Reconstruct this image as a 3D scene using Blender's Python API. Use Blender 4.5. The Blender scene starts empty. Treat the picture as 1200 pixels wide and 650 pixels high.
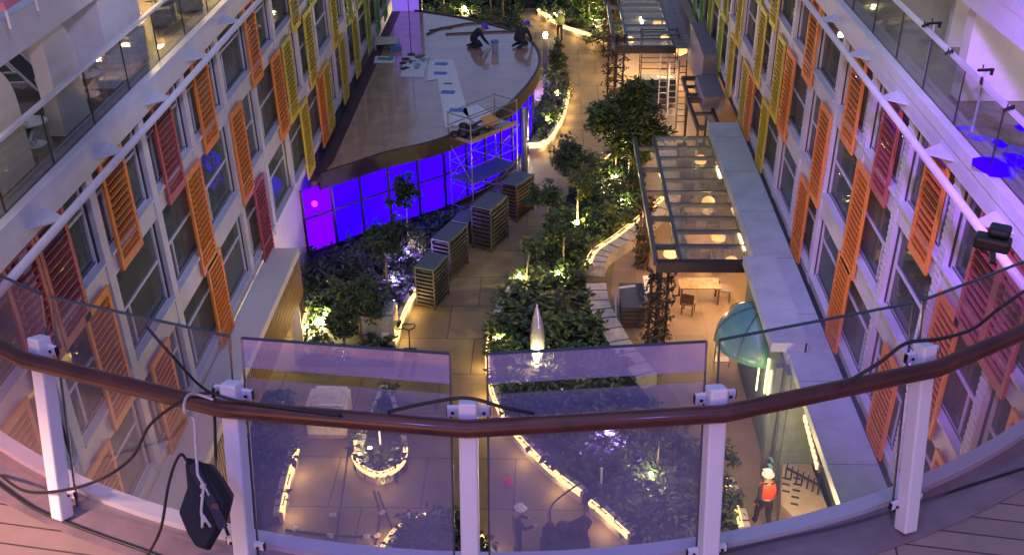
import bpy, bmesh, math, random
from mathutils import Vector, Matrix
random.seed(7)
SC = bpy.context.scene
COL = SC.collection
R = math.radians

# ------------------------------------------------------------------ camera
FPX, PCX, PCY, EYE = 1192.0, 600.0, 325.0, 20.0
_a = Vector((48, -710, FPX)).normalized()
_b = Vector((32, 2005, FPX)); _b = (_b - _a * _a.dot(_b)).normalized()
_x = _b.cross(_a)
ROT = Matrix((_x, _a, -_b))            # camera (x right, y down, z forward) -> world
cd = bpy.data.cameras.new('camera'); cam = bpy.data.objects.new('camera', cd); COL.objects.link(cam)
cd.sensor_width = 36; cd.lens = FPX / 1200 * 36; cd.clip_start = 0.05; cd.clip_end = 500
M = Matrix((ROT.col[0], -ROT.col[1], -ROT.col[2])).transposed().to_4x4()
M.translation = (0, 0, EYE); cam.matrix_world = M
SC.camera = cam
def P(px, py, z=0.0):
    """point of the horizontal plane z seen at that place of the photograph"""
    d = ROT @ Vector((px - PCX, py - PCY, FPX)); t = (z - EYE) / d.z
    return Vector((d.x * t, d.y * t, z))

# ------------------------------------------------------------------ world, lamps of the open deck, added facade floods, exposure
W = bpy.data.worlds.new('World'); SC.world = W; W.use_nodes = True
nt = W.node_tree; bg = nt.nodes['Background']
sky = nt.nodes.new('ShaderNodeTexSky'); sky.sky_type = 'NISHITA'; sky.sun_disc = False
sky.sun_elevation = R(2.0); sky.sun_rotation = R(200); sky.altitude = 10
mx = nt.nodes.new('ShaderNodeMix'); mx.data_type = 'RGBA'; mx.blend_type = 'MULTIPLY'
mx.inputs[0].default_value = 1.0; mx.inputs[7].default_value = (0.58, 0.62, 1.25, 1)
nt.links.new(sky.outputs[0], mx.inputs[6]); nt.links.new(mx.outputs[2], bg.inputs[0])
bg.inputs[1].default_value = 0.15
sl = bpy.data.lights.new('sun', 'SUN'); so = bpy.data.objects.new('sun', sl); COL.objects.link(so)
sl.energy = 0.25; sl.angle = R(60); sl.color = (0.72, 0.68, 1.0); so.rotation_euler = (R(8), R(-5), 0)
SC.view_settings.view_transform = 'Standard'; SC.view_settings.look = 'None'
SC.view_settings.exposure = 1.2; SC.view_settings.gamma = 1.0; SC.view_settings.use_curve_mapping = False
SC.cycles.use_denoising = True; SC.cycles.max_bounces = 7; SC.cycles.transparent_max_bounces = 24
SC.cycles.sample_clamp_indirect = 4.0; SC.cycles.caustics_reflective = False; SC.cycles.caustics_refractive = False

def lamp(kind, loc, energy, color, size=0.1, target=None, spot=60, blend=0.6):
    l = bpy.data.lights.new(kind.lower() + '_light', kind); o = bpy.data.objects.new(kind.lower() + '_light', l); COL.objects.link(o)
    l.energy = energy; l.color = color; o.location = loc
    if kind == 'SPOT': l.spot_size = R(spot); l.spot_blend = blend; l.shadow_soft_size = size
    elif kind == 'AREA': l.size = size
    else: l.shadow_soft_size = size
    if target is not None: o.rotation_euler = (Vector(target) - Vector(loc)).to_track_quat('-Z', 'Y').to_euler()
    return o
VIOLET = (0.40, 0.22, 1.0)
lamp('SPOT', (-2.2, -0.8, 21.5), 210, (0.38, 0.25, 1.0), 0.4, (-0.6, 4.6, 16.2), 75)      # stage floods over the bridge
lamp('SPOT', (3.0, -0.8, 21.5), 210, (0.36, 0.23, 1.0), 0.4, (1.8, 5.0, 16.2), 75)
lamp('SPOT', (-6.8, 1.5, 19.0), 1350, (1.0, 0.56, 0.42), 0.3, (-4.6, 3.5, 15.3), 46)
lamp('SPOT', (4.0, 9.5, 19.0), 4300, (0.42, 0.16, 1.0), 0.3, (7.9, 16.6, 12.0), 42)
lamp('SPOT', (-2.0, 5.0, 20.5), 850, (0.62, 0.55, 1.0), 0.4, (-9.0, 18.0, 10.5), 74)  # unseen floods from here on, added to lighten the facades
lamp('SPOT', (-1.5, 16.0, 20.5), 850, (0.66, 0.66, 1.0), 0.4, (-9.0, 32.0, 9.0), 80)
lamp('SPOT', (1.5, 16.0, 20.5), 850, (0.66, 0.66, 1.0), 0.4, (7.7, 32.0, 9.0), 80)
lamp('SPOT', (2.0, 5.0, 20.5), 800, (0.58, 0.60, 1.0), 0.4, (7.8, 20.0, 10.5), 74)

# ------------------------------------------------------------------ materials
MATS = {}
def mat(name, col, rough=0.6, metal=0.0, var=0.12, scale=3.0, bump=0.0, emit=None, es=0.0, coat=0.0, spec=0.5, dirt=0.0):
    m = bpy.data.materials.new(name); m.use_nodes = True; t = m.node_tree; b = t.nodes['Principled BSDF']
    MATS[name] = m
    b.inputs['Roughness'].default_value = rough; b.inputs['Metallic'].default_value = metal
    b.inputs['Coat Weight'].default_value = coat; b.inputs['Specular IOR Level'].default_value = spec
    b.inputs['Base Color'].default_value = (*col, 1)
    if emit: b.inputs['Emission Color'].default_value = (*emit, 1); b.inputs['Emission Strength'].default_value = es
    if var > 0:
        tc = t.nodes.new('ShaderNodeTexCoord'); n = t.nodes.new('ShaderNodeTexNoise')
        n.inputs['Scale'].default_value = scale; n.inputs['Detail'].default_value = 6; n.inputs['Roughness'].default_value = 0.65
        t.links.new(tc.outputs['Object'], n.inputs['Vector'])
        r = t.nodes.new('ShaderNodeValToRGB'); e = r.color_ramp.elements
        e[0].position = 0.30; e[1].position = 0.72
        e[0].color = (*[max(0, c * (1 - var * 1.6 - dirt)) for c in col], 1); e[1].color = (*[min(1, c * (1 + var)) for c in col], 1)
        t.links.new(n.outputs['Fac'], r.inputs['Fac']); t.links.new(r.outputs['Color'], b.inputs['Base Color'])
        rr = t.nodes.new('ShaderNodeMapRange'); rr.inputs['To Min'].default_value = max(0.02, rough - 0.12); rr.inputs['To Max'].default_value = min(1, rough + 0.12)
        t.links.new(n.outputs['Fac'], rr.inputs['Value']); t.links.new(rr.outputs['Result'], b.inputs['Roughness'])
        if bump > 0:
            bp = t.nodes.new('ShaderNodeBump'); bp.inputs['Strength'].default_value = bump; bp.inputs['Distance'].default_value = 0.02
            t.links.new(n.outputs['Fac'], bp.inputs['Height']); t.links.new(bp.outputs['Normal'], b.inputs['Normal'])
    return m
def mat_glass(name, tint=(0.9, 0.95, 0.95), gloss=0.10, veil=0.0, veilcol=(0.6, 0.6, 0.6), rough=0.02, graze=0.75):  # diffuse share in the mix paints haze and reflections into the glass
    m = bpy.data.materials.new(name); m.use_nodes = True; t = m.node_tree; t.nodes.clear(); MATS[name] = m
    N = t.nodes.new; out = N('ShaderNodeOutputMaterial'); tr = N('ShaderNodeBsdfTransparent'); gl = N('ShaderNodeBsdfGlossy')
    tr.inputs[0].default_value = (*tint, 1); gl.inputs['Roughness'].default_value = rough
    lw = N('ShaderNodeLayerWeight'); lw.inputs[0].default_value = 0.35
    mr = N('ShaderNodeMapRange'); mr.inputs['To Min'].default_value = gloss; mr.inputs['To Max'].default_value = min(1, gloss + graze)
    mr.inputs['From Min'].default_value = 0.3
    t.links.new(lw.outputs['Fresnel'], mr.inputs['Value'])
    mix = N('ShaderNodeMixShader'); t.links.new(mr.outputs[0], mix.inputs[0]); t.links.new(tr.outputs[0], mix.inputs[1]); t.links.new(gl.outputs[0], mix.inputs[2])
    last = mix
    if veil > 0:
        df = N('ShaderNodeBsdfDiffuse'); df.inputs[0].default_value = (*veilcol, 1)
        tc = N('ShaderNodeTexCoord'); n = N('ShaderNodeTexNoise'); n.inputs['Scale'].default_value = 2.2; n.inputs['Detail'].default_value = 5
        t.links.new(tc.outputs['Object'], n.inputs['Vector'])
        r2 = N('ShaderNodeMapRange'); r2.inputs['From Min'].default_value = 0.3; r2.inputs['From Max'].default_value = 0.7
        r2.inputs['To Min'].default_value = veil * 0.75; r2.inputs['To Max'].default_value = veil * 1.2
        t.links.new(n.outputs['Fac'], r2.inputs['Value'])
        m2 = N('ShaderNodeMixShader'); t.links.new(r2.outputs[0], m2.inputs[0]); t.links.new(mix.outputs[0], m2.inputs[1]); t.links.new(df.outputs[0], m2.inputs[2]); last = m2
    t.links.new(last.outputs[0], out.inputs[0]); return m
def mat_emit(name, col, s):
    m = bpy.data.materials.new(name); m.use_nodes = True; t = m.node_tree; t.nodes.clear(); MATS[name] = m
    o = t.nodes.new('ShaderNodeOutputMaterial'); e = t.nodes.new('ShaderNodeEmission'); e.inputs[0].default_value = (*col, 1); e.inputs[1].default_value = s
    t.links.new(e.outputs[0], o.inputs[0]); return m
def mat_brick(name, col, mortar, sx, sy, mort=0.012, rough=0.6, var=0.2, offset=0.5, stain=0.3, coat=0.0, rot=0.0):
    """large slabs / boards with open joints, each with its own tone, plus soft stains"""
    m = bpy.data.materials.new(name); m.use_nodes = True; t = m.node_tree; b = t.nodes['Principled BSDF']; MATS[name] = m
    N = t.nodes.new; L = t.links.new
    tc = N('ShaderNodeTexCoord'); mp = N('ShaderNodeMapping'); mp.inputs['Rotation'].default_value = (0, 0, rot); L(tc.outputs['Object'], mp.inputs[0])
    br = N('ShaderNodeTexBrick'); br.inputs['Scale'].default_value = 1; br.inputs['Brick Width'].default_value = sx; br.inputs['Row Height'].default_value = sy
    br.inputs['Mortar Size'].default_value = mort; br.offset = offset
    br.inputs['Color1'].default_value = (*[c * (1 - var) for c in col], 1); br.inputs['Color2'].default_value = (*[min(1, c * (1 + var)) for c in col], 1)
    br.inputs['Mortar'].default_value = (*mortar, 1); L(mp.outputs[0], br.inputs['Vector'])
    n = N('ShaderNodeTexNoise'); n.inputs['Scale'].default_value = 0.9; n.inputs['Detail'].default_value = 8; n.inputs['Roughness'].default_value = 0.7; L(tc.outputs['Object'], n.inputs['Vector'])
    mr = N('ShaderNodeMapRange'); mr.inputs['From Min'].default_value = 0.3; mr.inputs['From Max'].default_value = 0.7; mr.inputs['To Min'].default_value = 1 - stain; mr.inputs['To Max'].default_value = 1.1
    L(n.outputs['Fac'], mr.inputs['Value'])
    mu = N('ShaderNodeMix'); mu.data_type = 'RGBA'; mu.blend_type = 'MULTIPLY'; mu.inputs[0].default_value = 1
    L(br.outputs['Color'], mu.inputs[6]); L(mr.outputs[0], mu.inputs[7]); L(mu.outputs[2], b.inputs['Base Color'])
    r2 = N('ShaderNodeMapRange'); r2.inputs['To Min'].default_value = rough - 0.2; r2.inputs['To Max'].default_value = rough + 0.2
    L(n.outputs['Fac'], r2.inputs['Value']); L(r2.outputs[0], b.inputs['Roughness']); b.inputs['Coat Weight'].default_value = coat
    return m

WHITE = mat('white_paint', (0.60, 0.60, 0.67), 0.45, var=0.06, scale=1.5, dirt=0.04)
WHITE2 = mat('cream_wall_paint', (0.66, 0.63, 0.60), 0.6, var=0.06, scale=0.8, dirt=0.05)
CREAM = mat('cream_pillar', (0.72, 0.66, 0.52), 0.55, var=0.05)
PALEBLUE = mat('pale_blue_roof', (0.46, 0.57, 0.58), 0.5, var=0.08, scale=1.2, dirt=0.08)
POSTW = mat('post_white_paint', (0.78, 0.76, 0.82), 0.35, var=0.03, scale=4)
ORANGE = mat('orange_paint', (0.80, 0.26, 0.035), 0.45, var=0.08)
YELLOW = mat('yellow_paint', (0.66, 0.50, 0.04), 0.45, var=0.08)
LIME = mat('lime_paint', (0.42, 0.50, 0.06), 0.45, var=0.08)
GREENP = mat('green_paint', (0.14, 0.36, 0.08), 0.45, var=0.08)
RED = mat('red_paint', (0.44, 0.085, 0.085), 0.45, var=0.08)
GASKET = mat('dark_gasket', (0.03, 0.03, 0.04), 0.5, var=0)
STEEL = mat('grey_steel', (0.35, 0.35, 0.37), 0.35, 0.7, var=0.1)
DARKST = mat('dark_steel', (0.045, 0.04, 0.045), 0.45, 0.3, var=0.15)
GREYFR = mat('grey_frame', (0.10, 0.115, 0.12), 0.45, 0.2, var=0.1)
ROOM = mat('cabin_wall', (0.24, 0.22, 0.19), 0.7, var=0.15, scale=0.7)
CURT = mat('cabin_curtain', (0.42, 0.38, 0.30), 0.8, var=0.12, scale=1.4)
PANE = mat_glass('window_glass', (0.55, 0.62, 0.60), 0.13, 0.17, (0.40, 0.46, 0.47), graze=0.4)
BALU = mat_glass('balustrade_glass', (0.92, 0.94, 0.94), 0.04, graze=0.25)
PERG = mat_glass('pergola_glass', (0.90, 0.93, 0.90), 0.06, 0.15, (0.52, 0.56, 0.5), 0.05, graze=0.2)
CLEAR = mat_glass('rail_glass_clear', (0.93, 0.95, 0.95), 0.025, graze=0.03)
VEIL_A = mat_glass('rail_glass_veil', (0.88, 0.87, 0.92), 0.025, 0.13, (0.58, 0.55, 0.88), graze=0.03)  # lavender reflections on the rail glass, painted as a diffuse veil
VEIL_T = mat_glass('rail_glass_veil_top', (0.82, 0.80, 0.88), 0.025, 0.24, (0.60, 0.56, 0.90), graze=0.03)
VEIL_B = mat_glass('rail_glass_faint_veil', (0.90, 0.90, 0.92), 0.025, 0.05, (0.50, 0.50, 0.66), graze=0.03)
VEIL_P = mat_glass('rail_glass_pink_veil', (0.85, 0.80, 0.84), 0.025, 0.08, (0.66, 0.50, 0.58), graze=0.03)  # pinkish reflection painted into the pane colour
PAVE = mat_brick('covered_paving', (0.235, 0.180, 0.085), (0.07, 0.05, 0.03), 2.6, 2.1, 0.018, 0.6, 0.10, 0.37, 0.38)
TILE = mat_brick('terrace_tile', (0.30, 0.215, 0.14), (0.22, 0.15, 0.1), 1.1, 1.1, 0.012, 0.5, 0.10, 0.0, 0.25)
TEAK = mat_brick('teak_planks', (0.36, 0.25, 0.21), (0.10, 0.06, 0.06), 2.4, 0.16, 0.007, 0.55, 0.12, 0.4, 0.25, rot=0.15)
DECKF = mat('deck_covering', (0.17, 0.14, 0.13), 0.55, var=0.2, scale=1.2)
DECKL = mat('deck_covering_grey', (0.22, 0.19, 0.17), 0.5, var=0.2, scale=1.2)
ROOF = mat('brown_roof_membrane', (0.42, 0.285, 0.19), 0.22, var=0.18, scale=1.1, bump=0.15, coat=0.8)
SOIL = mat('planting_soil', (0.018, 0.015, 0.012), 0.9, var=0.3, scale=4, bump=0.5)
LEAFD = mat('leaf_dark', (0.018, 0.040, 0.018), 0.5, var=0.3)
LEAFM = mat('leaf_mid', (0.045, 0.085, 0.025), 0.5, var=0.3)
LEAFL = mat('leaf_light', (0.10, 0.15, 0.035), 0.5, var=0.3)
LEAFY = mat('leaf_yellow', (0.20, 0.22, 0.045), 0.5, var=0.3)  # yellow of the uplights put into the leaf colour of lit plants
LEAFG = mat('leaf_grey', (0.07, 0.09, 0.075), 0.6, var=0.3)
for m_ in (LEAFD, LEAFM, LEAFL, LEAFY, LEAFG): pass
BARK = mat('bark', (0.13, 0.095, 0.065), 0.85, var=0.3, scale=8, bump=0.6)
BARKP = mat('pale_bark', (0.40, 0.33, 0.22), 0.8, var=0.2, scale=8, bump=0.4)
WALLW = mat('planter_wall_wrap', (0.60, 0.54, 0.46), 0.55, var=0.15, scale=3, dirt=0.1)
WALLG = mat('bare_planter_wall', (0.28, 0.25, 0.23), 0.7, var=0.2, scale=3)
TAPE = mat('black_tape', (0.03, 0.03, 0.03), 0.5, var=0)
LEDW = mat_emit('warm_led', (1.0, 0.54, 0.17), 5)
_t = LEDW.node_tree; _e = [n for n in _t.nodes if n.type == 'EMISSION'][0]; _c = _t.nodes.new('ShaderNodeTexCoord'); _n = _t.nodes.new('ShaderNodeTexNoise'); _m = _t.nodes.new('ShaderNodeMapRange')
_n.inputs['Scale'].default_value = 5.5; _n.inputs['Detail'].default_value = 4; _m.inputs['From Min'].default_value = 0.36; _m.inputs['From Max'].default_value = 0.66; _m.inputs['To Min'].default_value = 1.2; _m.inputs['To Max'].default_value = 2.4
_t.links.new(_c.outputs['Object'], _n.inputs['Vector']); _t.links.new(_n.outputs['Fac'], _m.inputs['Value']); _t.links.new(_m.outputs[0], _e.inputs[1])
LEDW2 = mat_emit('warm_led_sign', (1.0, 0.66, 0.26), 1.5)
LEDY = mat_emit('yellow_led', (1.0, 0.86, 0.22), 4)
LAMPW = mat_emit('warm_lamp', (1.0, 0.80, 0.45), 28)
LAMPV = mat_emit('violet_lamp', (0.30, 0.12, 1.0), 30)
PEND = mat('pendant_shade', (0.9, 0.5, 0.25), 0.6, var=0, emit=(1.0, 0.45, 0.14), es=0.9)
CEILL = mat_emit('cabin_lamp', (1.0, 0.78, 0.48), 7)
BLUEP = mat_emit('blue_backlit_glass', (0.018, 0.0, 1.0), 1.25)
_t = BLUEP.node_tree; _e = [n for n in _t.nodes if n.type == 'EMISSION'][0]; _c = _t.nodes.new('ShaderNodeTexCoord'); _n = _t.nodes.new('ShaderNodeTexNoise'); _r = _t.nodes.new('ShaderNodeValToRGB')
_n.inputs['Scale'].default_value = 0.55; _n.inputs['Detail'].default_value = 1; _r.color_ramp.elements[0].position = 0.35; _r.color_ramp.elements[1].position = 0.68
_r.color_ramp.elements[0].color = (0.013, 0.0, 0.86, 1); _r.color_ramp.elements[1].color = (0.026, 0.0, 1.0, 1)
_t.links.new(_c.outputs['Object'], _n.inputs['Vector']); _t.links.new(_n.outputs['Fac'], _r.inputs['Fac']); _t.links.new(_r.outputs['Color'], _e.inputs[0])
PURPP = mat_emit('purple_backlit_glass', (0.10, 0.0, 0.95), 1.0)
PINKL = mat_emit('pink_spot', (1.0, 0.02, 0.75), 1.6)
LILAC = mat_emit('lilac_backlit_wall', (0.13, 0.07, 0.42), 0.8)
FASC = mat('dark_fascia', (0.016, 0.009, 0.014), 0.45, var=0.1)
MULL = mat('dark_mullion', (0.02, 0.012, 0.03), 0.4, var=0)
GUTT = mat('maroon_gutter', (0.075, 0.035, 0.045), 0.5, var=0.2)
WOODS = mat('slatted_wood', (0.30, 0.19, 0.07), 0.5, var=0.2, scale=2)
MAHOG = mat('varnished_mahogany', (0.085, 0.024, 0.018), 0.36, var=0.25, scale=5, coat=0.2)
RUBBER = mat('black_rubber', (0.014, 0.013, 0.016), 0.5, var=0)
ROPEM = mat('cotton_rope', (0.62, 0.56, 0.52), 0.85, var=0.15, scale=30)
PAPER = mat('white_paper', (0.70, 0.74, 0.74), 0.6, var=0.05)
BLUEPR = mat('blue_print', (0.06, 0.17, 0.55), 0.5, var=0.05)
TEALM = mat('teal_canopy_paint', (0.11, 0.31, 0.27), 0.35, var=0.15, scale=1.5, coat=0.3)
ORBOARD = mat('orange_board', (0.75, 0.34, 0.04), 0.5, var=0.05)
SILVER = mat('silver_metal', (0.42, 0.42, 0.45), 0.25, 0.5, var=0.08, scale=6)
RACKM = mat('rack_slat', (0.05, 0.046, 0.048), 0.5, var=0.2, scale=6)
TRAYM = mat('dark_tray', (0.02, 0.02, 0.025), 0.5, var=0.1)
GREYTOP = mat('grey_green_sheet', (0.10, 0.13, 0.125), 0.5, var=0.12)
WRAP = mat('plastic_wrap', (0.36, 0.36, 0.33), 0.25, var=0.2, scale=3, coat=0.4)
TIMBER = mat('raw_timber', (0.34, 0.22, 0.12), 0.65, var=0.2, scale=5)
TIMBERD = mat('dark_timber', (0.13, 0.075, 0.045), 0.55, var=0.2, scale=5)
BLUEBIN = mat('slate_blue_panel', (0.06, 0.075, 0.11), 0.5, var=0.15)
SKIN = mat('skin', (0.42, 0.25, 0.18), 0.6, var=0.05)
NAVY = mat('navy_cloth', (0.022, 0.022, 0.045), 0.85, var=0.2, scale=10)
CHAR = mat('charcoal_cloth', (0.03, 0.03, 0.035), 0.85, var=0.2, scale=10)
BLACKC = mat('black_cloth', (0.012, 0.012, 0.016), 0.7, var=0.2, scale=10)
HIVISO = mat('orange_hi_vis', (0.95, 0.10, 0.03), 0.6, var=0.08, scale=8)
HIVISY = mat('lime_hi_vis', (0.50, 0.62, 0.12), 0.6, var=0.08, scale=8)
HATW = mat('white_hard_hat', (0.75, 0.74, 0.70), 0.35, var=0)
HATB = mat('blue_hard_hat', (0.02, 0.06, 0.60), 0.35, var=0)
PINKM = mat('pink_fabric', (0.65, 0.22, 0.28), 0.7, var=0.15)
BLUEREF = mat_emit('painted_blue_light', (0.04, 0.0, 1.0), 0.6)
CUSH = mat('grey_cushion', (0.22, 0.21, 0.23), 0.8, var=0.15)
WRAPW = mat('white_plastic_cover', (0.62, 0.58, 0.50), 0.3, var=0.15, scale=4, coat=0.3)
CONCR = mat('beige_screed', (0.42, 0.34, 0.24), 0.6, var=0.12, scale=2)

# ------------------------------------------------------------------ mesh helpers
class MB:
    def __init__(s): s.v = []; s.f = []; s.m = []
    def add(s, vs, fs, mi=0):
        o = len(s.v); s.v += [tuple(v) for v in vs]; s.f += [tuple(i + o for i in f) for f in fs]; s.m += [mi] * len(fs); return s
    def box(s, x0, x1, y0, y1, z0, z1, mi=0):
        v = [(x, y, z) for z in (z0, z1) for y in (y0, y1) for x in (x0, x1)]
        return s.add(v, [(0, 2, 3, 1), (4, 5, 7, 6), (0, 1, 5, 4), (2, 6, 7, 3), (0, 4, 6, 2), (1, 3, 7, 5)], mi)
    def obox(s, c, hx, hy, hz, rz=0.0, mi=0, rot=None):
        q = rot if rot is not None else Matrix.Rotation(rz, 3, 'Z'); c = Vector(c)
        v = [c + q @ Vector((x * hx, y * hy, z * hz)) for z in (-1, 1) for y in (-1, 1) for x in (-1, 1)]
        return s.add(v, [(0, 2, 3, 1), (4, 5, 7, 6), (0, 1, 5, 4), (2, 6, 7, 3), (0, 4, 6, 2), (1, 3, 7, 5)], mi)
    def bar(s, a, b, w, h=None, mi=0, up=(0, 0, 1)):
        a, b = Vector(a), Vector(b); d = (b - a); L = d.length; d.normalize(); u = Vector(up)
        if abs(d.dot(u)) > 0.98: u = Vector((0, 1, 0))
        sx = d.cross(u).normalized(); uu = sx.cross(d); q = Matrix((sx, d, uu)).transposed()
        return s.obox((a + b) / 2, w / 2, L / 2, (h or w) / 2, mi=mi, rot=q)
    def tube(s, pts, r, n=8, mi=0, cap=True, closed=False):
        pts = [Vector(p) for p in pts]; k = len(pts); rs = r if isinstance(r, (list, tuple)) else [r] * k; rings = []; pu = None
        for i, p in enumerate(pts):
            if closed: d = pts[(i + 1) % k] - pts[i - 1]
            else: d = pts[min(i + 1, k - 1)] - pts[max(i - 1, 0)]
            if d.length < 1e-9: d = Vector((0, 0, 1))
            d.normalize()
            if pu is None: pu = Vector((0, 0, 1)) if abs(d.z) < 0.9 else Vector((1, 0, 0))
            sx = d.cross(pu)
            if sx.length < 1e-6: sx = d.orthogonal()
            sx.normalize(); pu = sx.cross(d)
            rings.append([p + rs[i] * (math.cos(2 * math.pi * j / n) * sx + math.sin(2 * math.pi * j / n) * pu) for j in range(n)])
        v = [q for rg in rings for q in rg]; f = []
        for i in range(k if closed else k - 1):
            a, b = i * n, ((i + 1) % k) * n
            for j in range(n): f.append((a + j, a + (j + 1) % n, b + (j + 1) % n, b + j))
        if cap and not closed: f.append(tuple(range(n - 1, -1, -1))); f.append(tuple((k - 1) * n + j for j in range(n)))
        return s.add(v, f, mi)
    def lathe(s, c, prof, n=16, mi=0, rot=None):
        c = Vector(c); v = []; f = []
        for r, z in prof:
            for j in range(n):
                q = Vector((r * math.cos(2 * math.pi * j / n), r * math.sin(2 * math.pi * j / n), z)); v.append(c + (rot @ q if rot else q))
        for i in range(len(prof) - 1):
            for j in range(n): f.append((i * n + j, i * n + (j + 1) % n, (i + 1) * n + (j + 1) % n, (i + 1) * n + j))
        if prof[0][0] > 1e-4: f.append(tuple(range(n - 1, -1, -1)))
        if prof[-1][0] > 1e-4: f.append(tuple((len(prof) - 1) * n + j for j in range(n)))
        return s.add(v, f, mi)
    def prism(s, poly, z0, z1, mi=0, mtop=None):
        """poly: xy outline; sides, top and bottom"""
        n = len(poly); area = sum(poly[i][0] * poly[(i + 1) % n][1] - poly[(i + 1) % n][0] * poly[i][1] for i in range(n))
        if area < 0: poly = list(reversed(poly))
        v = [(p[0], p[1], z0) for p in poly] + [(p[0], p[1], z1) for p in poly]
        s.add(v, [(i, (i + 1) % n, n + (i + 1) % n, n + i) for i in range(n)] + [tuple(range(n - 1, -1, -1))], mi)
        s.add(v[n:], [tuple(range(n))], mi if mtop is None else mtop); return s
    def slab(s, q, th, mi=0):
        """thin plate over a 3-D quad/polygon, thickness th along its normal"""
        q = [Vector(p) for p in q]; n = (q[1] - q[0]).cross(q[2] - q[0]).normalized() * th; k = len(q)
        return s.add(q + [p + n for p in q], [tuple(range(k - 1, -1, -1)), tuple(range(k, 2 * k))] + [(i, (i + 1) % k, k + (i + 1) % k, k + i) for i in range(k)], mi)
    def ball(s, c, r, n=10, mi=0, sz=1.0):
        return s.lathe(c, [(max(1e-5, r * math.sin(math.pi * i / n)), -r * sz * math.cos(math.pi * i / n)) for i in range(n + 1)], n + 2, mi)
    def build(s, name, mats, parent=None, loc=None, smooth=False):
        me = bpy.data.meshes.new(name); off = Vector((0, 0, 0))
        if parent is not None:
            p = parent
            while p is not None: off += p.location; p = p.parent
        elif loc is not None: off = Vector(loc)
        me.from_pydata([(v[0] - off.x, v[1] - off.y, v[2] - off.z) for v in s.v], [], s.f)
        for m in (mats if isinstance(mats, (list, tuple)) else [mats]): me.materials.append(m)
        me.polygons.foreach_set('material_index', s.m)
        if smooth:
            me.polygons.foreach_set('use_smooth', [True] * len(s.f))
        me.update()
        o = bpy.data.objects.new(name, me); COL.objects.link(o)
        if parent is not None: o.parent = parent
        elif loc is not None: o.location = loc
        return o
def tag(o, label=None, cat=None, group=None, kind=None):
    if label: o['label'] = label
    if cat: o['category'] = cat
    if group: o['group'] = group
    if kind: o['kind'] = kind
    return o
def thing(name, label, cat, loc, group=None):
    o = bpy.data.objects.new(name, None); COL.objects.link(o); o.location = loc; o.empty_display_size = 0.2
    return tag(o, label, cat, group)
def copy_child(o, parent, loc=None):
    c = o.copy(); COL.objects.link(c); c.parent = parent
    if loc is not None: c.location = loc
    return c
def copy_tree(o, loc, label=None, rz=None):
    r = o.copy(); COL.objects.link(r); r.location = loc
    if rz is not None: r.rotation_euler.z = rz
    if label: r['label'] = label
    for ch in list(o.children):
        c = copy_child(ch, r)
        for g in list(ch.children): copy_child(g, c)
    return r
def smooth_line(pts, n=6, closed=False):
    """Catmull-Rom through the points"""
    k = len(pts); out = []; g = (lambda i: pts[i % k]) if closed else (lambda i: pts[min(max(i, 0), k - 1)])
    for i in range(k if closed else k - 1):
        a, b, c, d = [Vector(g(i + j)) for j in (-1, 0, 1, 2)]
        for q in range(n):
            t = q / n; out.append(0.5 * ((2 * b) + (c - a) * t + (2 * a - 5 * b + 4 * c - d) * t * t + (3 * b - a - 3 * c + d) * t ** 3))
    if not closed: out.append(Vector(pts[-1]))
    return out
def inside(x, y, poly):
    c = False; j = len(poly) - 1
    for i in range(len(poly)):
        if (poly[i][1] > y) != (poly[j][1] > y) and x < (poly[j][0] - poly[i][0]) * (y - poly[i][1]) / (poly[j][1] - poly[i][1]) + poly[i][0]: c = not c
        j = i
    return c
def leaf(mb, c, s, rnd, mi, droop=0.0):
    """one folded leaf: two quads along a bent midrib"""
    a = rnd.uniform(0, 2 * math.pi); el = rnd.uniform(-0.7, 0.9) - droop
    d = Vector((math.cos(a) * math.cos(el), math.sin(a) * math.cos(el), math.sin(el))); sd = d.cross(Vector((0, 0, 1))).normalized()
    w = s * rnd.uniform(0.22, 0.36); up = sd.cross(d); m = c + d * s * 0.5 + up * s * 0.10; e = c + d * s - up * s * 0.12
    mb.add([c, m + sd * w, e, m - sd * w], [(0, 1, 2), (0, 2, 3)], mi)
def clump(mb, c, r, n, s, rnd, mis, flat=0.8):
    c = Vector(c); base = rnd.choice(mis)
    for _ in range(n):
        d = Vector((rnd.gauss(0, 1), rnd.gauss(0, 1), rnd.gauss(0, 1) * flat)); d = d.normalized() * r * rnd.random() ** 0.45; d.z *= flat
        leaf(mb, c + d, s * rnd.uniform(0.6, 1.3), rnd, base if rnd.random() < 0.65 else rnd.choice(mis))

# ================================================================== THE SETTING
XL, XR = 8.99, 7.72
g = MB(); g.box(-40, 40, -10, 140, -0.4, 0.0); tag(g.build('ground', PAVE), kind='structure')
ter = MB(); ter.prism([(6.0, 18), (7.7, 18), (11.5, 18), (11.5, 62), (4.1, 62), (3.4, 45), (3.2, 39.5), (2.6, 35.2), (2.3, 32.5), (2.9, 30.2), (3.3, 28.6), (4.0, 26.3), (5.2, 22.6)], 0.0, 0.004); tag(ter.build('terrace_paving', TILE), kind='structure')

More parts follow.
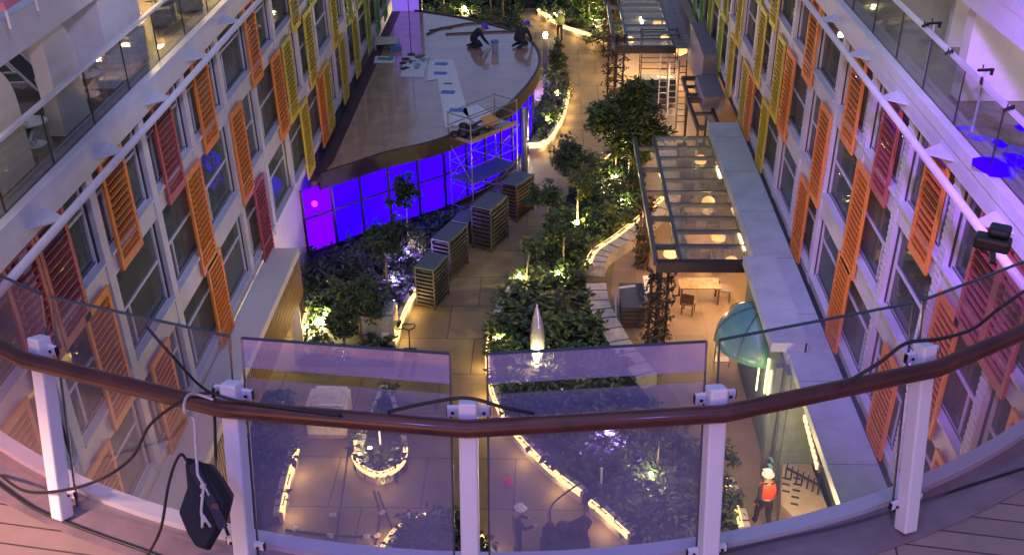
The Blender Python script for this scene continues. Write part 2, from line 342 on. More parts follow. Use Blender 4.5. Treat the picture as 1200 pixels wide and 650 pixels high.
# ------------------------------------------------------------------ the two cabin blocks
SHUT = {}
def shutter_mesh(w, h, rnd):
    m = MB(); t = 0.055
    m.box(-t, 0, 0, 0.12, 0, h); m.box(-t, 0, w - 0.12, w, 0, h)
    m.box(-t, 0, 0.12, w - 0.12, 0, 0.20); m.box(-t, 0, 0.12, w - 0.12, h - 0.17, h)
    n = 15; z0, z1 = 0.24, h - 0.2
    for i in range(n):
        z = z0 + (z1 - z0) * (i + 0.5) / n; q = Matrix.Rotation(R(-10), 3, 'Y')
        m.obox((-t * 0.5, w / 2, z), 0.050, w / 2 - 0.118, 0.011, rot=q)
    return m
def facade(s, name, label):
    X = XL if s < 0 else XR; root = thing(name, label, 'building', (s * X, 34, 0)); rnd = random.Random(3 + s)
    def B(mb, u0, u1, y0, y1, z0, z1, mi=0):
        a, b = s * (X + u0), s * (X + u1); mb.box(min(a, b), max(a, b), y0, y1, z0, z1, mi)
    Y0, Y1 = 5.9, 62.0
    w = MB()
    B(w, 0, 0.5, Y0, Y1, 4.25, 4.62); B(w, 0, 0.5, Y0, Y1, 6.58, 7.26); B(w, 0, 0.5, Y0, Y1, 9.36, 9.88); B(w, 0, 0.5, Y0, Y1, 11.78, 12.3)
    ys = [6.0 + 2.88 * k + 0.15 for k in range(20)]
    for y in ys: B(w, -0.03, 0.45, y - 0.15, y + 0.15, 4.27, 12.2)
    if s > 0:                                               # fine ribbed cladding on the posts
        for y in ys[:11]:
            for k in range(52): B(w, -0.045, -0.028, y - 0.15, y + 0.15, 4.4 + k * 0.15, 4.47 + k * 0.15)
    w.build('wall', WHITE, root)
    b = MB(); B(b, -0.16, 5.2, Y0, Y1, 12.31, 12.40); B(b, -0.16, 0.25, Y0, Y1, 11.80, 12.305); B(b, -0.19, -0.162, Y0, Y1, 12.20, 12.42); b.build('roof_beam', WHITE, root)
    # cabins behind the windows
    c = MB()
    for z0, z1 in ((4.3, 4.4), (6.9, 7.0), (9.6, 9.7)): B(c, 0.52, 4.0, Y0, Y1, z0, z1, 0)
    B(c, 4.0, 4.1, Y0, Y1, 4.3, 12.3, 0)
    for y in ys[::2]: B(c, 0.55, 4.0, y - 0.05, y + 0.05, 4.3, 12.3, 0)
    B(c, 0.5, 4.0, Y0 - 0.1, Y0, 4.3, 12.3); B(c, 0.5, 4.0, Y1, Y1 + 0.1, 4.3, 12.3)
    c.build('cabin_interior', ROOM, root)
    # windows: frame with transom, sill; the pane is a child
    for r, (z0, z1, zt) in enumerate(((4.62, 6.58, 5.90), (7.26, 9.36, 8.34), (9.88, 11.78, 11.08))):
        for k in range(len(ys) - 1):
            ya, yb = ys[k] + 0.15, ys[k + 1] - 0.15
            if ya < 9 or (r == 2 and ya > 41): continue
            f = MB(); u0, u1 = 0.10, 0.20
            B(f, u0, u1, ya, ya + 0.08, z0, z1); B(f, u0, u1, yb - 0.16, yb - 0.08, z0, z1); B(f, u0 - 0.02, u1 + 0.1, yb - 0.08, yb, z0, z1, 1)
            B(f, u0, u1, ya + 0.08, yb - 0.16, z0, z0 + 0.07); B(f, u0, u1, ya + 0.08, yb - 0.16, z1 - 0.07, z1)
            B(f, u0 + 0.01, u1 - 0.01, ya + 0.08, yb - 0.16, zt - 0.03, zt + 0.03); ym = ya + 0.55
            B(f, u0 + 0.012, u1 - 0.012, ym - 0.025, ym + 0.025, z0 + 0.07, zt - 0.03); B(f, u0 - 0.005, u0 + 0.004, ya + 0.08, yb - 0.16, z0 + 0.07, z0 + 0.10, 1)
            fr = f.build('window', [WHITE, GASKET], root)
            p = MB(); B(p, 0.145, 0.157, ya + 0.07, yb - 0.15, z0 + 0.06, z1 - 0.06); p.build('pane', PANE, fr)
            sl_ = MB(); B(sl_, -0.07, 0.10, ya, yb, z0 - 0.05, z0 + 0.012); sl_.build('sill', WHITE, fr)
            q = rnd.random()
            if q < 0.55:                                   # drawn curtain
                cu = MB(); n = 14; wd = rnd.uniform(0.5, 1.5); y = ya + 0.1 if rnd.random() < 0.5 else yb - 0.2 - wd
                pts = [(0.42 + 0.05 * math.sin(i * 2.2), y + wd * i / n) for i in range(n + 1)]
                cu.add([(s * (X + u), yy, z) for z in (z0 + 0.02, z1) for u, yy in pts], [(i, i + 1, n + 2 + i, n + 1 + i) for i in range(n)]); cu.build('curtain', CURT, fr)
    cl = MB()
    for r, (zc, pr) in enumerate(((6.88, 0.45), (9.58, 0.4), (12.28, 0.6))):
        for k in range(2, len(ys) - 1):
            if rnd.random() < pr * 0.8:
                y = ys[k] + rnd.uniform(0.8, 2.0); u = rnd.uniform(1.0, 3.0); B(cl, u, u + 0.16, y, y + 0.32, zc - 0.04, zc)
    cl.build('cabin_lamp', CEILL, root)
    # top rail on brackets
    tb = MB(); tb.tube([(s * (X - 0.62), Y0 + 2, 12.0), (s * (X - 0.62), 46, 12.0)], 0.075, 10); rail = tb.build('outrigger_rail', WHITE, root, smooth=True)
    for y in ys[1:15]:
        bk = MB(); z = 12.03; y2 = y + 0.5
        q = [(s * (X - 0.14), y2 - 0.42, z), (s * (X - 0.60), y2 - 0.06, z), (s * (X - 0.60), y2 + 0.06, z), (s * (X - 0.14), y2 + 0.42, z)]
        bk.slab(q if s > 0 else q[::-1], 0.03); bk.build('bracket', WHITE, rail)
    # shutters
    C = {'o': (ORANGE, None), 'r': (RED, 'red louvred shutter'), 'y': (YELLOW, 'yellow louvred shutter'), 'l': (LIME, 'lime green louvred shutter'), 'g': (GREENP, 'green louvred shutter')}
    rows = {2: [(11.2, 'r'), (13.95, 'r'), (15.15, 'r'), (18.08, 'o'), (21.1, 'r'), (24.02, 'o'), (28.9, 'o'), (34.3, 'y'), (37.2, 'l')],
            1: [(12.4, 'o'), (16.1, 'o'), (22.3, 'o'), (26.32, 'o'), (31.1, 'o'), (32.62, 'y'), (35.95, 'y'), (40.6, 'y'), (44.0, 'l'), (46.4, 'l'), (49.6, 'g'), (52.4, 'g')],
            0: [(14.6, 'o'), (18.25, 'o'), (22.55, 'o'), (27.35, 'r' if s < 0 else 'o'), (33.9, 'y'), (36.8, 'o'), (38.05, 'y'), (41.5, 'y'), (44.7, 'y' if s < 0 else 'l'), (48.2, 'l'), (51.0, 'g'), (53.6, 'g')]}
    for r, z in ((0, 3.95), (1, 6.65), (2, 9.34)):
        for y, c in rows[r]:
            key = (c, s)
            if key not in SHUT:
                m = shutter_mesh(1.18, 2.82, rnd); m.v = [(-x * s, yy, zz) for x, yy, zz in m.v]
                if s > 0: m.f = [f[::-1] for f in m.f]
                o = m.build('shutter', C[c][0], None); o.parent = root; SHUT[key] = o
                if C[c][1]: o['label'] = C[c][1]
            else:
                o = copy_child(SHUT[key], root)
            o.location = (-s * 0.10, y - 34 + rnd.uniform(-0.02, 0.02), z + (0.03 if r == 1 else 0)); 
            if s < 0: o.location.x = 0.10
            else: o.location.x = -0.10
    # storey on the park level, set back, with its roof ledge
    gr = MB(); B(gr, 0.6 if s < 0 else 2.6, 5, Y0, Y1, 0.01, 4.2, 0); gr.build('ground_storey', WHITE2 if s < 0 else TIMBER, root)
    return root
fl = facade(-1, 'cabin_block', 'white cabin block with coloured louvred shutters above the blue lit curved pavilion')
fr_ = facade(1, 'cabin_block', 'white cabin block with coloured louvred shutters above the pale blue ledge and glass pergolas')
# base ledges
l = thing('roof_ledge', 'grey roof ledge with slatted wood front near the blue lit pavilion', 'ledge', (-8.4, 24, 0))
m = MB(); m.box(-8.985, -8.05, 12, 28.3, 3.95, 4.2); m.build('ledge_top', WHITE2, l)
m = MB(); m.box(-8.15, -8.08, 12, 28.25, 2.6, 3.945)
for i in range(112): m.box(-8.08, -8.045, 12.02 + i * 0.144, 12.1 + i * 0.144, 2.6, 3.94)
m.build('slatted_front', WOODS, l)
m = MB(); m.lathe((-8.4, 27.9, 0), [(0.2, 0.0), (0.2, 3.94)], 14); m.build('column', WHITE2, l, smooth=True)
m = MB(); m.prism([(-8.985, 34.4), (-8.8, 34.6), (-8.5, 36.2), (-8.5, 56.8), (-8.985, 56.8)], 3.4, 3.61); tag(m.build('gutter', GUTT, loc=(-8.4, 43, 3.4)), 'maroon gutter between the brown pavilion roof and the shuttered cabin block', 'gutter')
l = thing('roof_ledge', 'pale blue grey flat ledge beside the glass pergola under the shuttered cabin block', 'ledge', (7.1, 30, 0))
m = MB(); m.box(6.42, 7.72, 12, 38.9, 3.95, 4.2); m.box(6.36, 6.42, 22.5, 38.95, 3.86, 4.24)
for y in (15, 18.2, 21.4, 24.6, 27.8, 31, 34.2, 37.4): m.box(6.45, 7.7, y, y + 0.012, 4.2, 4.204, 1)
m.build('ledge_top', [PALEBLUE, GREYFR], l)
m = MB(); m.box(7.60, 7.715, 12, 58, 4.2, 4.26); m.build('gasket_strip', GASKET, l)
m = MB(); m.box(5.95, 6.9, 22.7, 27.4, 4.204, 4.5); m.box(6.85, 6.93, 22.7, 27.4, 4.204, 4.52); m.build('raised_block', PALEBLUE, l)
m = MB(); m.box(6.3, 6.42, 22.0, 28, 0.01, 3.945); m.box(7.6, 7.7, 12, 22.0, 0.01, 3.945); m.box(6.42, 7.6, 21.9, 22.0, 0.01, 3.945); m.build('front_wall', mat('green_grey_wall', (0.16, 0.22, 0.19), 0.6, var=0.15), l)

# ------------------------------------------------------------------ upper open decks on both blocks
def balustrade(s, label):
    X = XL if s < 0 else XR; t = thing('glass_balustrade', label, 'balustrade', (s * (X + 0.05), 24, 12.4)); x = s * (X + 0.02)
    y = 9.0
    while y < 44:
        p = MB(); p.box(min(x, x + s * 0.02), max(x, x + s * 0.02), y + 0.012, y + 1.90, 12.41, 13.50); p.build('glass_panel', BALU, t)
        q = MB(); q.bar((x + s * 0.01, y - 0.003, 12.40), (x + s * 0.01, y - 0.003, 13.5), 0.022, 0.024); q.build('joint_strip', GASKET, t); y += 1.92
    h = MB(); h.bar((x, 8.9, 13.55), (x, 44.5, 13.55), 0.10, 0.06); h.build('handrail', WHITE, t)
    return t
balustrade(-1, 'glass balustrade in front of the stacked deck chairs on the upper deck')
balustrade(1, 'glass balustrade with black clamps on its rail beside the blue light patches')
def upper(s, label):
    X = XL if s < 0 else XR; t = thing('upper_gallery', label, 'gallery', (s * (X + 3), 24, 12.4))
    def B(mb, u0, u1, y0, y1, z0, z1, mi=0):
        a, b = s * (X + u0), s * (X + u1); mb.box(min(a, b), max(a, b), y0, y1, z0, z1, mi)
    m = MB(); B(m, 0.02, 5.2, 9, 62, 12.401, 12.41); m.build('deck', DECKF if s < 0 else DECKL, t)
    m = MB(); B(m, 4.6, 4.8, 5, 62, 12.42, 14.55); m.build('back_wall', WHITE2, t)
    m = MB(); B(m, 0.0, 5.2, 11.7, 62, 14.56, 15.18); B(m, -0.02, 0.03, 11.7, 62, 15.02, 15.21); m.build('canopy_band', WHITE, t)
    return t
ul = upper(-1, 'white upper gallery with rounded pillars over the deck chairs and warm lights')
ur = upper(1, 'white upper gallery with plain white partitions over the blue light patches')
def pillar(y, w, mt, lab=None, u=0.35, d=1.0):
    # flat column, rounded on its top corner towards the bow
    m = MB(); n = 10; out = [(y, 12.42), (y + w, 12.42)]
    for i in range(n + 1):
        a = math.pi / 2 * i / n; out.append((y + w - 0.75 * w + 0.75 * w * math.cos(a), 14.55 - 0.9 + 0.9 * math.sin(a)))
    out.append((y, 14.55)); k = len(out); x0, x1 = -(XL + u), -(XL + u + d)
    m.add([(x0, a, b) for a, b in out] + [(x1, a, b) for a, b in out], [tuple(range(k)), tuple(range(2 * k - 1, k - 1, -1))] + [(i, i + k, (i + 1) % k + k, (i + 1) % k) for i in range(k)])
    o = m.build('pillar', mt, ul)
    if lab: o['label'] = lab
pillar(15.3, 1.3, CREAM, 'warm cream rounded pillar', d=0.25); pillar(17.95, 1.2, WHITE2, d=0.3); pillar(20.55, 2.1, WHITE, d=0.9)
m = MB(); m.box(-(XL + 4.6), -(XL + 1.3), 22.3, 22.5, 12.42, 14.55); m.build('partition', WHITE2, ul); pillar(33, 0.9, WHITE2, d=0.4)  # partition added to keep the far warm lamps' light off the near gallery
for y0, y1, u0, u1 in ((14.2, 14.4, 0.6, 3.0), (17.2, 17.35, 1.2, 4.6), (19.8, 20.2, 0.5, 2.0), (23.2, 23.4, 1.4, 4.6), (29, 29.25, 0.6, 4.6)):
    m = MB(); m.box(XR + u0, XR + u1, y0, y1, 12.42, 14.55); m.build('partition', WHITE2, ur)
m = MB()
for k in range(6): m.box(-(XL + 3.2), -(XL + 3.0), 22.5 + k * 3.2, 23.3 + k * 3.2, 14.50, 14.55)
m.build('ceiling_lamp', CEILL, ul)
m = MB()
for k in range(5): m.box(XR + 2.2, XR + 2.35, 18 + k * 4.2, 18.5 + k * 4.2, 14.52, 14.555)
m.build('ceiling_lamp', CEILL, ur)
# pools of blue light on the right-hand upper deck, painted as glowing slabs
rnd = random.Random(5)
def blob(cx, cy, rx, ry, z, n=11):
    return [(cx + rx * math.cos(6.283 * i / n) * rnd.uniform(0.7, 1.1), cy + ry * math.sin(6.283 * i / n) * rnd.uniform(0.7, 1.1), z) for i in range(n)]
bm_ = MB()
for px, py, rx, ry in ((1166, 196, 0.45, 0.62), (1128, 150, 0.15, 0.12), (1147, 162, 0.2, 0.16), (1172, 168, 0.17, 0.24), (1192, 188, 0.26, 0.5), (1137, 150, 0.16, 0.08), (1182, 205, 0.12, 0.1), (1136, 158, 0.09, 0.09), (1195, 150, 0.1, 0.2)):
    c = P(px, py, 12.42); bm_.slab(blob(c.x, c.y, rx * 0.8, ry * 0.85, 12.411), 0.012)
tag(bm_.build('painted_light_patch', BLUEREF, loc=P(1166, 196, 12.411)), 'painted blue irregular light patches on the upper deck floor behind the balustrade', 'light patch')
for i, (px, py, rz) in enumerate(((1095, 29, 0.2), (1084, 31, 0.9), (1112, 63, 0.8), (1155, 84, 0.1), (1150, 97, 1.2), (1182, 129, 0.7))):
    c = P(px, py, 13.6); t = MB(); q = Matrix.Rotation(rz, 3, 'Z')
    t.obox(c + Vector((0, 0, 0.03)), 0.15, 0.022, 0.022, rot=q); t.obox(c + q @ Vector((0.12, 0, -0.02)), 0.018, 0.028, 0.05, rot=q); t.tube([c + q @ Vector((-0.06, 0, 0.03)), c + q @ Vector((-0.07, 0, 0.13))], 0.012)
    if i in (0, 3): t.tube([c, (c.x, c.y, 12.415)], 0.022, 7, mi=1)
    tag(t.build('clamp', [RUBBER, WHITE], loc=c), ['black clamp on a thin bar end beside the upper deck glass', 'black clamp gripping the glass rail next to the thin bar', 'black clamp halfway along the gallery glass rail', 'black bar clamp hanging on a white post of the gallery', 'black pointed clamp just below the white post', 'lowest black clamp on the gallery rail above the blue patches'][i], 'clamp', 'black clamps on the gallery rail')

# ------------------------------------------------------------------ the open bridge deck in front
ZD = 15.3; CCX, CCY, CR = -0.45, 10.6, 6.2
def arc_pt(ang, r=CR): return Vector((CCX + r * math.sin(ang), CCY - r * math.cos(ang), 0))
angs = [R(-62) + R(124) * i / 48 for i in range(49)]
def ring(r0, r1, z0, z1, mb, mi=0, a0=0, a1=48):
    for i in range(a0, a1):
        p, q = arc_pt(angs[i], r0), arc_pt(angs[i + 1], r0); u, v = arc_pt(angs[i], r1), arc_pt(angs[i + 1], r1)
        vs = [(*k.xy, z) for z in (z0, z1) for k in (p, q, v, u)]
        mb.add(vs, [(3, 2, 1, 0), (4, 5, 6, 7), (0, 1, 5, 4), (1, 2, 6, 5), (2, 3, 7, 6), (3, 0, 4, 7)], mi)
edge = [(-9.2, 11.6), (-7.3, 9.6)] + [tuple(arc_pt(a).xy) for a in angs] + [(6.2, 9.6), (7.9, 11.6)]
dk = MB(); dk.prism([(7.9, -9), (-9.2, -9)] + edge, 14.9, ZD); tag(dk.build('deck', TEAK), kind='structure')
cb = MB(); ring(6.20, 6.50, ZD + 0.004, ZD + 0.012, cb, 1); ring(6.10, 6.2, 14.85, ZD + 0.06, cb, 0)
tag(cb.build('deck_kerb', [POSTW, mat('waterway_paint', (0.27, 0.19, 0.20), 0.5, var=0.2), RUBBER]), kind='structure')
PA = [R(-60), R(-37.8), R(-24.9), R(-12.4), R(0), R(12.6), R(24.9), R(37.4), R(60)]
LAB = [None, 'far left lavender white post partly beyond the picture edge', 'white balustrade post left of the hanging black bag', 'white balustrade post beside the hanging black bag',
       'middle white balustrade post with a pair of clamp plates', 'white balustrade post over the orange vest worker', 'white balustrade post right of the orange vest worker', 'white balustrade post at the right picture edge beside the black lamp head', None]
def on(a, r, z, lean=0.31):
    return arc_pt(a, r) + Vector((0, lean * (z - ZD) / 1.12, z))
for i, a in enumerate(PA):
    t = thing('balustrade_post', LAB[i] or ('white balustrade post at the %s end of the curved deck rail' % ('port' if i == 0 else 'starboard')), 'post', arc_pt(a, 6.42) + Vector((0, 0, ZD)), 'white posts of the curved balustrade')
    m = MB(); m.bar(on(a, 6.42, ZD + 0.02), on(a, 6.42, ZD + 1.21), 0.105, 0.10, up=(-math.sin(a), math.cos(a), 0.1)); o = m.build('post', POSTW, t)
    bv = o.modifiers.new('bevel', 'BEVEL'); bv.width = 0.012; bv.segments = 2
    tv = Vector((math.cos(a), math.sin(a), 0)); nv = Vector((-math.sin(a), math.cos(a), 0.0))
    for sgn in (-1, 1):
        for z in (ZD + 0.20, ZD + 1.14):
            c = on(a, 6.40, z) + tv * sgn * 0.088; k = MB(); rot = Matrix((tv, nv, Vector((0, 0, 1)))).transposed()
            k.obox(c, 0.032, 0.012, 0.030 if z > 16 else 0.024, rot=rot); k.obox(c + tv * sgn * 0.035, 0.002, 0.013, 0.031 if z > 16 else 0.026, mi=1, rot=rot); k.obox(c - nv * 0.024, 0.008, 0.004, 0.008, mi=1, rot=rot); k.build('glass_clamp', [POSTW, RUBBER], t)
# glass panes
PL = ['end', 'tall veiled glass pane at the left picture edge left of the first post', 'tall clear glass pane in front of the orange and red shutters', 'glass pane with painted lavender film over the teardrop planter',
      'glass pane with painted lavender film over the lit planter wall and red cloth', 'clear glass pane over the orange vest worker', 'pinkish veiled glass pane in front of the red shutters on the right', 'end']
FM = [CLEAR, VEIL_P, VEIL_B, VEIL_A, VEIL_A, VEIL_B, VEIL_P, CLEAR]
for i in range(8):
    a0, a1 = PA[i] + R(0.95 if i == 4 else 0.35), PA[i + 1] - R(0.95 if i == 3 else 0.35); m = MB(); veil = i in (3, 4)
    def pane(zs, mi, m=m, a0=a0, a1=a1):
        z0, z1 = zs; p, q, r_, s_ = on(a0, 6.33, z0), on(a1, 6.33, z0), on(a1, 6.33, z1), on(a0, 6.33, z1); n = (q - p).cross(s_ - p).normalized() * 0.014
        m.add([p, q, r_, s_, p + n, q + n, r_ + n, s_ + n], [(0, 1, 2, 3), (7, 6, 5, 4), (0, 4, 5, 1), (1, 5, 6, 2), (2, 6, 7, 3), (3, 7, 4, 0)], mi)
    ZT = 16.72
    if veil:
        pane((ZD + 0.05, 16.49), 0); pane((16.49, 16.555), 1); pane((16.555, ZT), 2)  # painted bands with a clear strip between imitate reflections in the pane
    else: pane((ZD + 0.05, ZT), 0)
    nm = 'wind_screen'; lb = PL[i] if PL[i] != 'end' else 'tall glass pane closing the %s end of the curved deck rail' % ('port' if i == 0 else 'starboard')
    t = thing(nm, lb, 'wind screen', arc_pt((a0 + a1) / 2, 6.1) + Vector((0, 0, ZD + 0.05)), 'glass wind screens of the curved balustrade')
    m.build('glass_sheet', [FM[i], CLEAR, VEIL_T], t)
    e = MB(); q0, q1 = on(a0, 6.33, ZT), on(a1, 6.33, ZT); e.bar(q0 + Vector((0, 0, 0.004)), q1 + Vector((0, 0, 0.004)), 0.016, 0.010)
    e.bar(on(a0, 6.33, ZD + 0.05), q0, 0.012); e.bar(on(a1, 6.33, ZD + 0.05), q1, 0.012); e.build('polished_edge', mat('glass_edge', (0.05, 0.07, 0.08), 0.2, var=0) if 'glass_edge' not in MATS else MATS['glass_edge'], t)
hr = MB(); hr.tube([on(a, 6.53, 16.42) + Vector((0, 0, 0)) for a in PA], 0.052, 14); hb = hr.build('handrail', MAHOG, loc=arc_pt(0, 6.53) + Vector((0, 0, 16.42)), smooth=True)
tag(hb, 'dark red varnished wooden handrail running along the curved glass balustrade', 'handrail')
# cables
def cable(pts, r, label, mt=RUBBER, n=6, cat='cable', name='cable'):
    m = MB(); m.tube(smooth_line(pts, 8), r, n); tag(m.build(name, mt, loc=pts[0], smooth=True), label, cat)
def Rl(px, py, z): return P(px, py, z)
cable([P(0, 556, ZD + 0.02), P(30, 575, ZD + 0.25), P(75, 574, ZD + 0.45), P(120, 560, ZD + 0.6), P(155, 535, 16.0), P(178, 495, 16.3), P(222, 465, 16.47), P(250, 460, 16.5)], 0.010, 'thin black cable sagging across the left glass pane to the rail beside the bag')
cable([P(-10, 560, ZD + 0.02), P(40, 595, ZD + 0.02), P(100, 620, ZD + 0.02), P(170, 645, ZD + 0.02), P(230, 668, ZD + 0.02)], 0.012, 'thick black cable lying on the pinkish deck at the lower left')
cable([P(170, 655, ZD + 0.1), P(188, 620, ZD + 0.4), P(197, 570, 15.9), P(205, 543, 16.05), P(213, 532, 16.1), P(222, 545, 15.98)], 0.009, 'thin black cable looping from the deck up into the hanging black bag')
cable([P(250, 455, 16.5), P(252, 500, 16.2), P(254, 560, 15.8), P(262, 610, ZD + 0.3), P(275, 640, ZD + 0.12), P(290, 655, ZD + 0.02)], 0.010, 'black cable hanging down the post behind the black bag')
cable([P(172, 383, 16.98), P(200, 415, 16.85), P(235, 452, 16.58), P(262, 465, 16.5), P(300, 473, 16.48), P(400, 486, 16.48)], 0.009, 'black cable falling over the clear pane to the knot at the rail')
cable([P(455, 482, 16.47), P(500, 472, 16.55), P(547, 466, 16.6), P(590, 477, 16.56), P(625, 484, 16.48)], 0.010, 'black cable arching over the top of the middle post')
cable([P(985, 452, 16.5), P(1030, 425, 16.62), P(1062, 402, 16.7), P(1100, 397, 16.7), P(1140, 385, 16.65), P(1170, 362, 16.7), P(1205, 338, 16.8)], 0.011, 'black cable draped over the right post and along the pinkish pane')
cable([P(810, 655, ZD + 0.02), P(900, 634, ZD + 0.02), P(1000, 612, ZD + 0.02), P(1100, 580, ZD + 0.02), P(1210, 545, ZD + 0.02)], 0.010, 'black cable lying along the purple deck at the lower right')
# bag of black cloth hung on a rope
t = thing('black_bag', 'black diamond shaped weight bag hanging from the handrail on a white rope', 'bag', P(240, 590, 15.75))
c0 = P(240, 588, 15.75); D = (ROT @ Vector((0, 0, 1))); rx = Vector((1, 0, 0)); uz = Vector((0.0, 0.35, 0.94)).normalized()
def S(px, py, dep=0.0, base=5.4):
    d = (ROT @ Vector((px - PCX, py - PCY, FPX))).normalized(); return Vector((0, 0, EYE)) + d * (base + dep)
BD = 6.02
out = [(219, 535), (231, 541), (244, 543), (258, 562), (272, 584), (266, 610), (246, 645), (232, 641), (222, 625), (211, 598), (222, 566)]
m = MB(); fr0 = [S(x, y, 0.0, BD) for x, y in out]; cen = sum(fr0, Vector()) / len(fr0)
k = len(out); fr1 = [p + (p - cen) * -0.12 - D * 0.07 for p in fr0]; bk = [p + (p - cen) * -0.12 + D * 0.12 for p in fr0]
m.add(fr0 + fr1 + bk, [tuple(range(k, 2 * k)), tuple(range(3 * k - 1, 2 * k - 1, -1))] + [(i, (i + 1) % k, k + (i + 1) % k, k + i) for i in range(k)] + [((i + 1) % k, i, 2 * k + i, 2 * k + (i + 1) % k) for i in range(k)])
o = m.build('cloth_body', BLACKC, t); bv = o.modifiers.new('bevel', 'BEVEL'); bv.width = 0.01; bv.segments = 2
m = MB(); m.bar(S(225, 543, -0.09, BD), S(262, 618, -0.09, BD), 0.05, 0.012); m.build('strap', mat('bag_strap', (0.035, 0.03, 0.04), 0.6, var=0.2), t)
m = MB(); m.obox(S(252, 594, -0.10, BD), 0.018, 0.004, 0.026, rz=0.2); m.build('patch', mat('bag_patch', (0.16, 0.09, 0.08), 0.7, var=0), t)
m = MB(); m.tube(smooth_line([S(231, 545, -0.1, BD), S(229, 520, -0.08, BD), S(228, 495, -0.08, BD), S(224, 486, -0.1, BD), S(216, 482, -0.10, 5.9), S(217, 468, -0.05, 5.9), S(224, 461, 0.05, 5.9), S(236, 463, 0.1, 5.9), S(250, 468, 0.08, 5.9)], 5), 0.008, 7)
m.tube(smooth_line([S(231, 545, -0.1, BD), S(232, 556, -0.11, BD), S(238, 568, -0.12, BD), S(237, 585, -0.12, BD), S(236, 600, -0.12, BD), S(239, 612, -0.12, BD)], 5), 0.008, 7); m.ball(S(238, 569, -0.12, BD), 0.018, 6); m.ball(S(237, 580, -0.12, BD), 0.013, 6)
m.tube([S(239, 568, -0.12, BD), S(245, 580, -0.12, BD)], 0.006, 6); m.tube([S(237, 602, -0.12, BD), S(247, 617, -0.12, BD)], 0.008, 6); m.tube([S(237, 602, -0.12, BD), S(237, 618, -0.12, BD)], 0.008, 6)
m.build('rope', ROPEM, t, smooth=True)
# black lamp head clamped on the right pane
t = thing('flood_lamp', 'black flood lamp head standing on top of the glass pane at the right edge', 'lamp', S(1165, 290, 0, 6.4))
m = MB(); q = Matrix.Rotation(-0.5, 3, 'Z'); m.obox(S(1163, 284, 0, 6.5), 0.10, 0.055, 0.04, rot=q); m.obox(S(1172, 270, 0, 6.5), 0.06, 0.06, 0.025, rot=q); o = m.build('housing', RUBBER, t); bv = o.modifiers.new('bevel', 'BEVEL'); bv.width = 0.02; bv.segments = 2
m = MB(); m.bar(S(1163, 288, 0, 6.5), S(1163, 308, 0, 6.45), 0.03); m.build('bracket', RUBBER, t)
# pink stack at the top left corner of the bridge
t = thing('lounge_chair', 'pink lounge chair with a white frame at the upper left corner', 'chair', P(12, 22, ZD))
c = Vector((-8.75, 15.9, ZD)); m = MB(); m.obox(c + Vector((0, 0, 0.38)), 0.35, 0.6, 0.06); m.obox(c + Vector((-0.3, 0, 0.7)), 0.05, 0.6, 0.35); m.build('cushion', PINKM, t)
m = MB()
for dx in (-0.3, 0.3):
    for dy in (-0.5, 0.5): m = MB(); m.bar(c + Vector((dx, dy, 0)), c + Vector((dx, dy, 0.32)), 0.04); m.build('leg', WHITE, t)
t.location = c
for ch in t.children: ch.data.transform(Matrix.Translation(P(12, 22, ZD) - c))

# ================================================================== THE PARK
rnd = random.Random(11)
def led_wall(px, label, h=0.42, w=0.26, side=1, led=True, dark=False, blocks=0.55):
    """low planter wall along the pixels' ground line; side = where the path lies (left of travel = 1)"""
    pts = smooth_line([P(x, y, 0.0) for x, y in px], 7); n = len(pts); nor = []
    for i in range(n):
        d = (pts[min(i + 1, n - 1)] - pts[max(i - 1, 0)]).normalized(); nor.append(Vector((-d.y, d.x, 0)) * side)
    t = thing('planter_edge', label, 'planter wall', pts[n // 2]); m = MB(); z = Vector((0, 0, 1)); acc = 0; k = 0
    o_ = [p - q * w for p, q in zip(pts, nor)]
    for i in range(n - 1):
        lab = i % 4
        top = h + (0.012 if (i // 2) % 2 else 0.0); a, b, c, d = pts[i], pts[i + 1], o_[i + 1], o_[i]
        vs = [p + z * 0.006 for p in (a, b, c, d)] + [p + z * top for p in (a, b, c, d)]
        m.add(vs, [(0, 1, 5, 4), (1, 2, 6, 5), (2, 3, 7, 6), (3, 0, 4, 7), (4, 5, 6, 7)])
    for i in range(0, n - 1, 3):
        a, b = pts[i] + nor[i] * 0.006 + z * (h + 0.016), o_[i] - nor[i] * 0.006 + z * (h + 0.016); m.bar(a, b, 0.04, 0.008, mi=1); (None if led else m.bar(a, a - z * (h * 0.9), 0.03, 0.008, mi=1))
    m.build('edge_body', [WALLG if dark else WALLW, TAPE], t)
    if led:
        lm = MB()
        for i in range(n - 1):
            a, b = pts[i] + nor[i] * 0.02, pts[i + 1] + nor[i + 1] * 0.02; a2, b2 = o_[i].lerp(pts[i], 0.7), o_[i + 1].lerp(pts[i + 1], 0.7)
            v = [a + z * (h - 0.15), b + z * (h - 0.15), b + nor[i + 1] * 0.03 + z * (h - 0.02), a + nor[i] * 0.03 + z * (h - 0.02), b2 + z * (h + 0.028), a2 + z * (h + 0.028)]
            lm.add(v, [(0, 1, 2, 3), (3, 2, 4, 5)])
        lm.build('light_strip', LEDW, t)
        acc = 0.7
        for i in range(n - 1):
            acc += (pts[i + 1] - pts[i]).length
            if acc > 1.5: acc = 0; lamp('POINT', pts[i] + nor[i] * 0.16 + z * (h - 0.05), 8.5, (1.0, 0.62, 0.22), 0.12)
    return t
def bed(px, h=0.35, z=0.0, raw=False):
    poly = [tuple(P(x, y, z).xy) for x, y in px] if not raw else px
    return poly
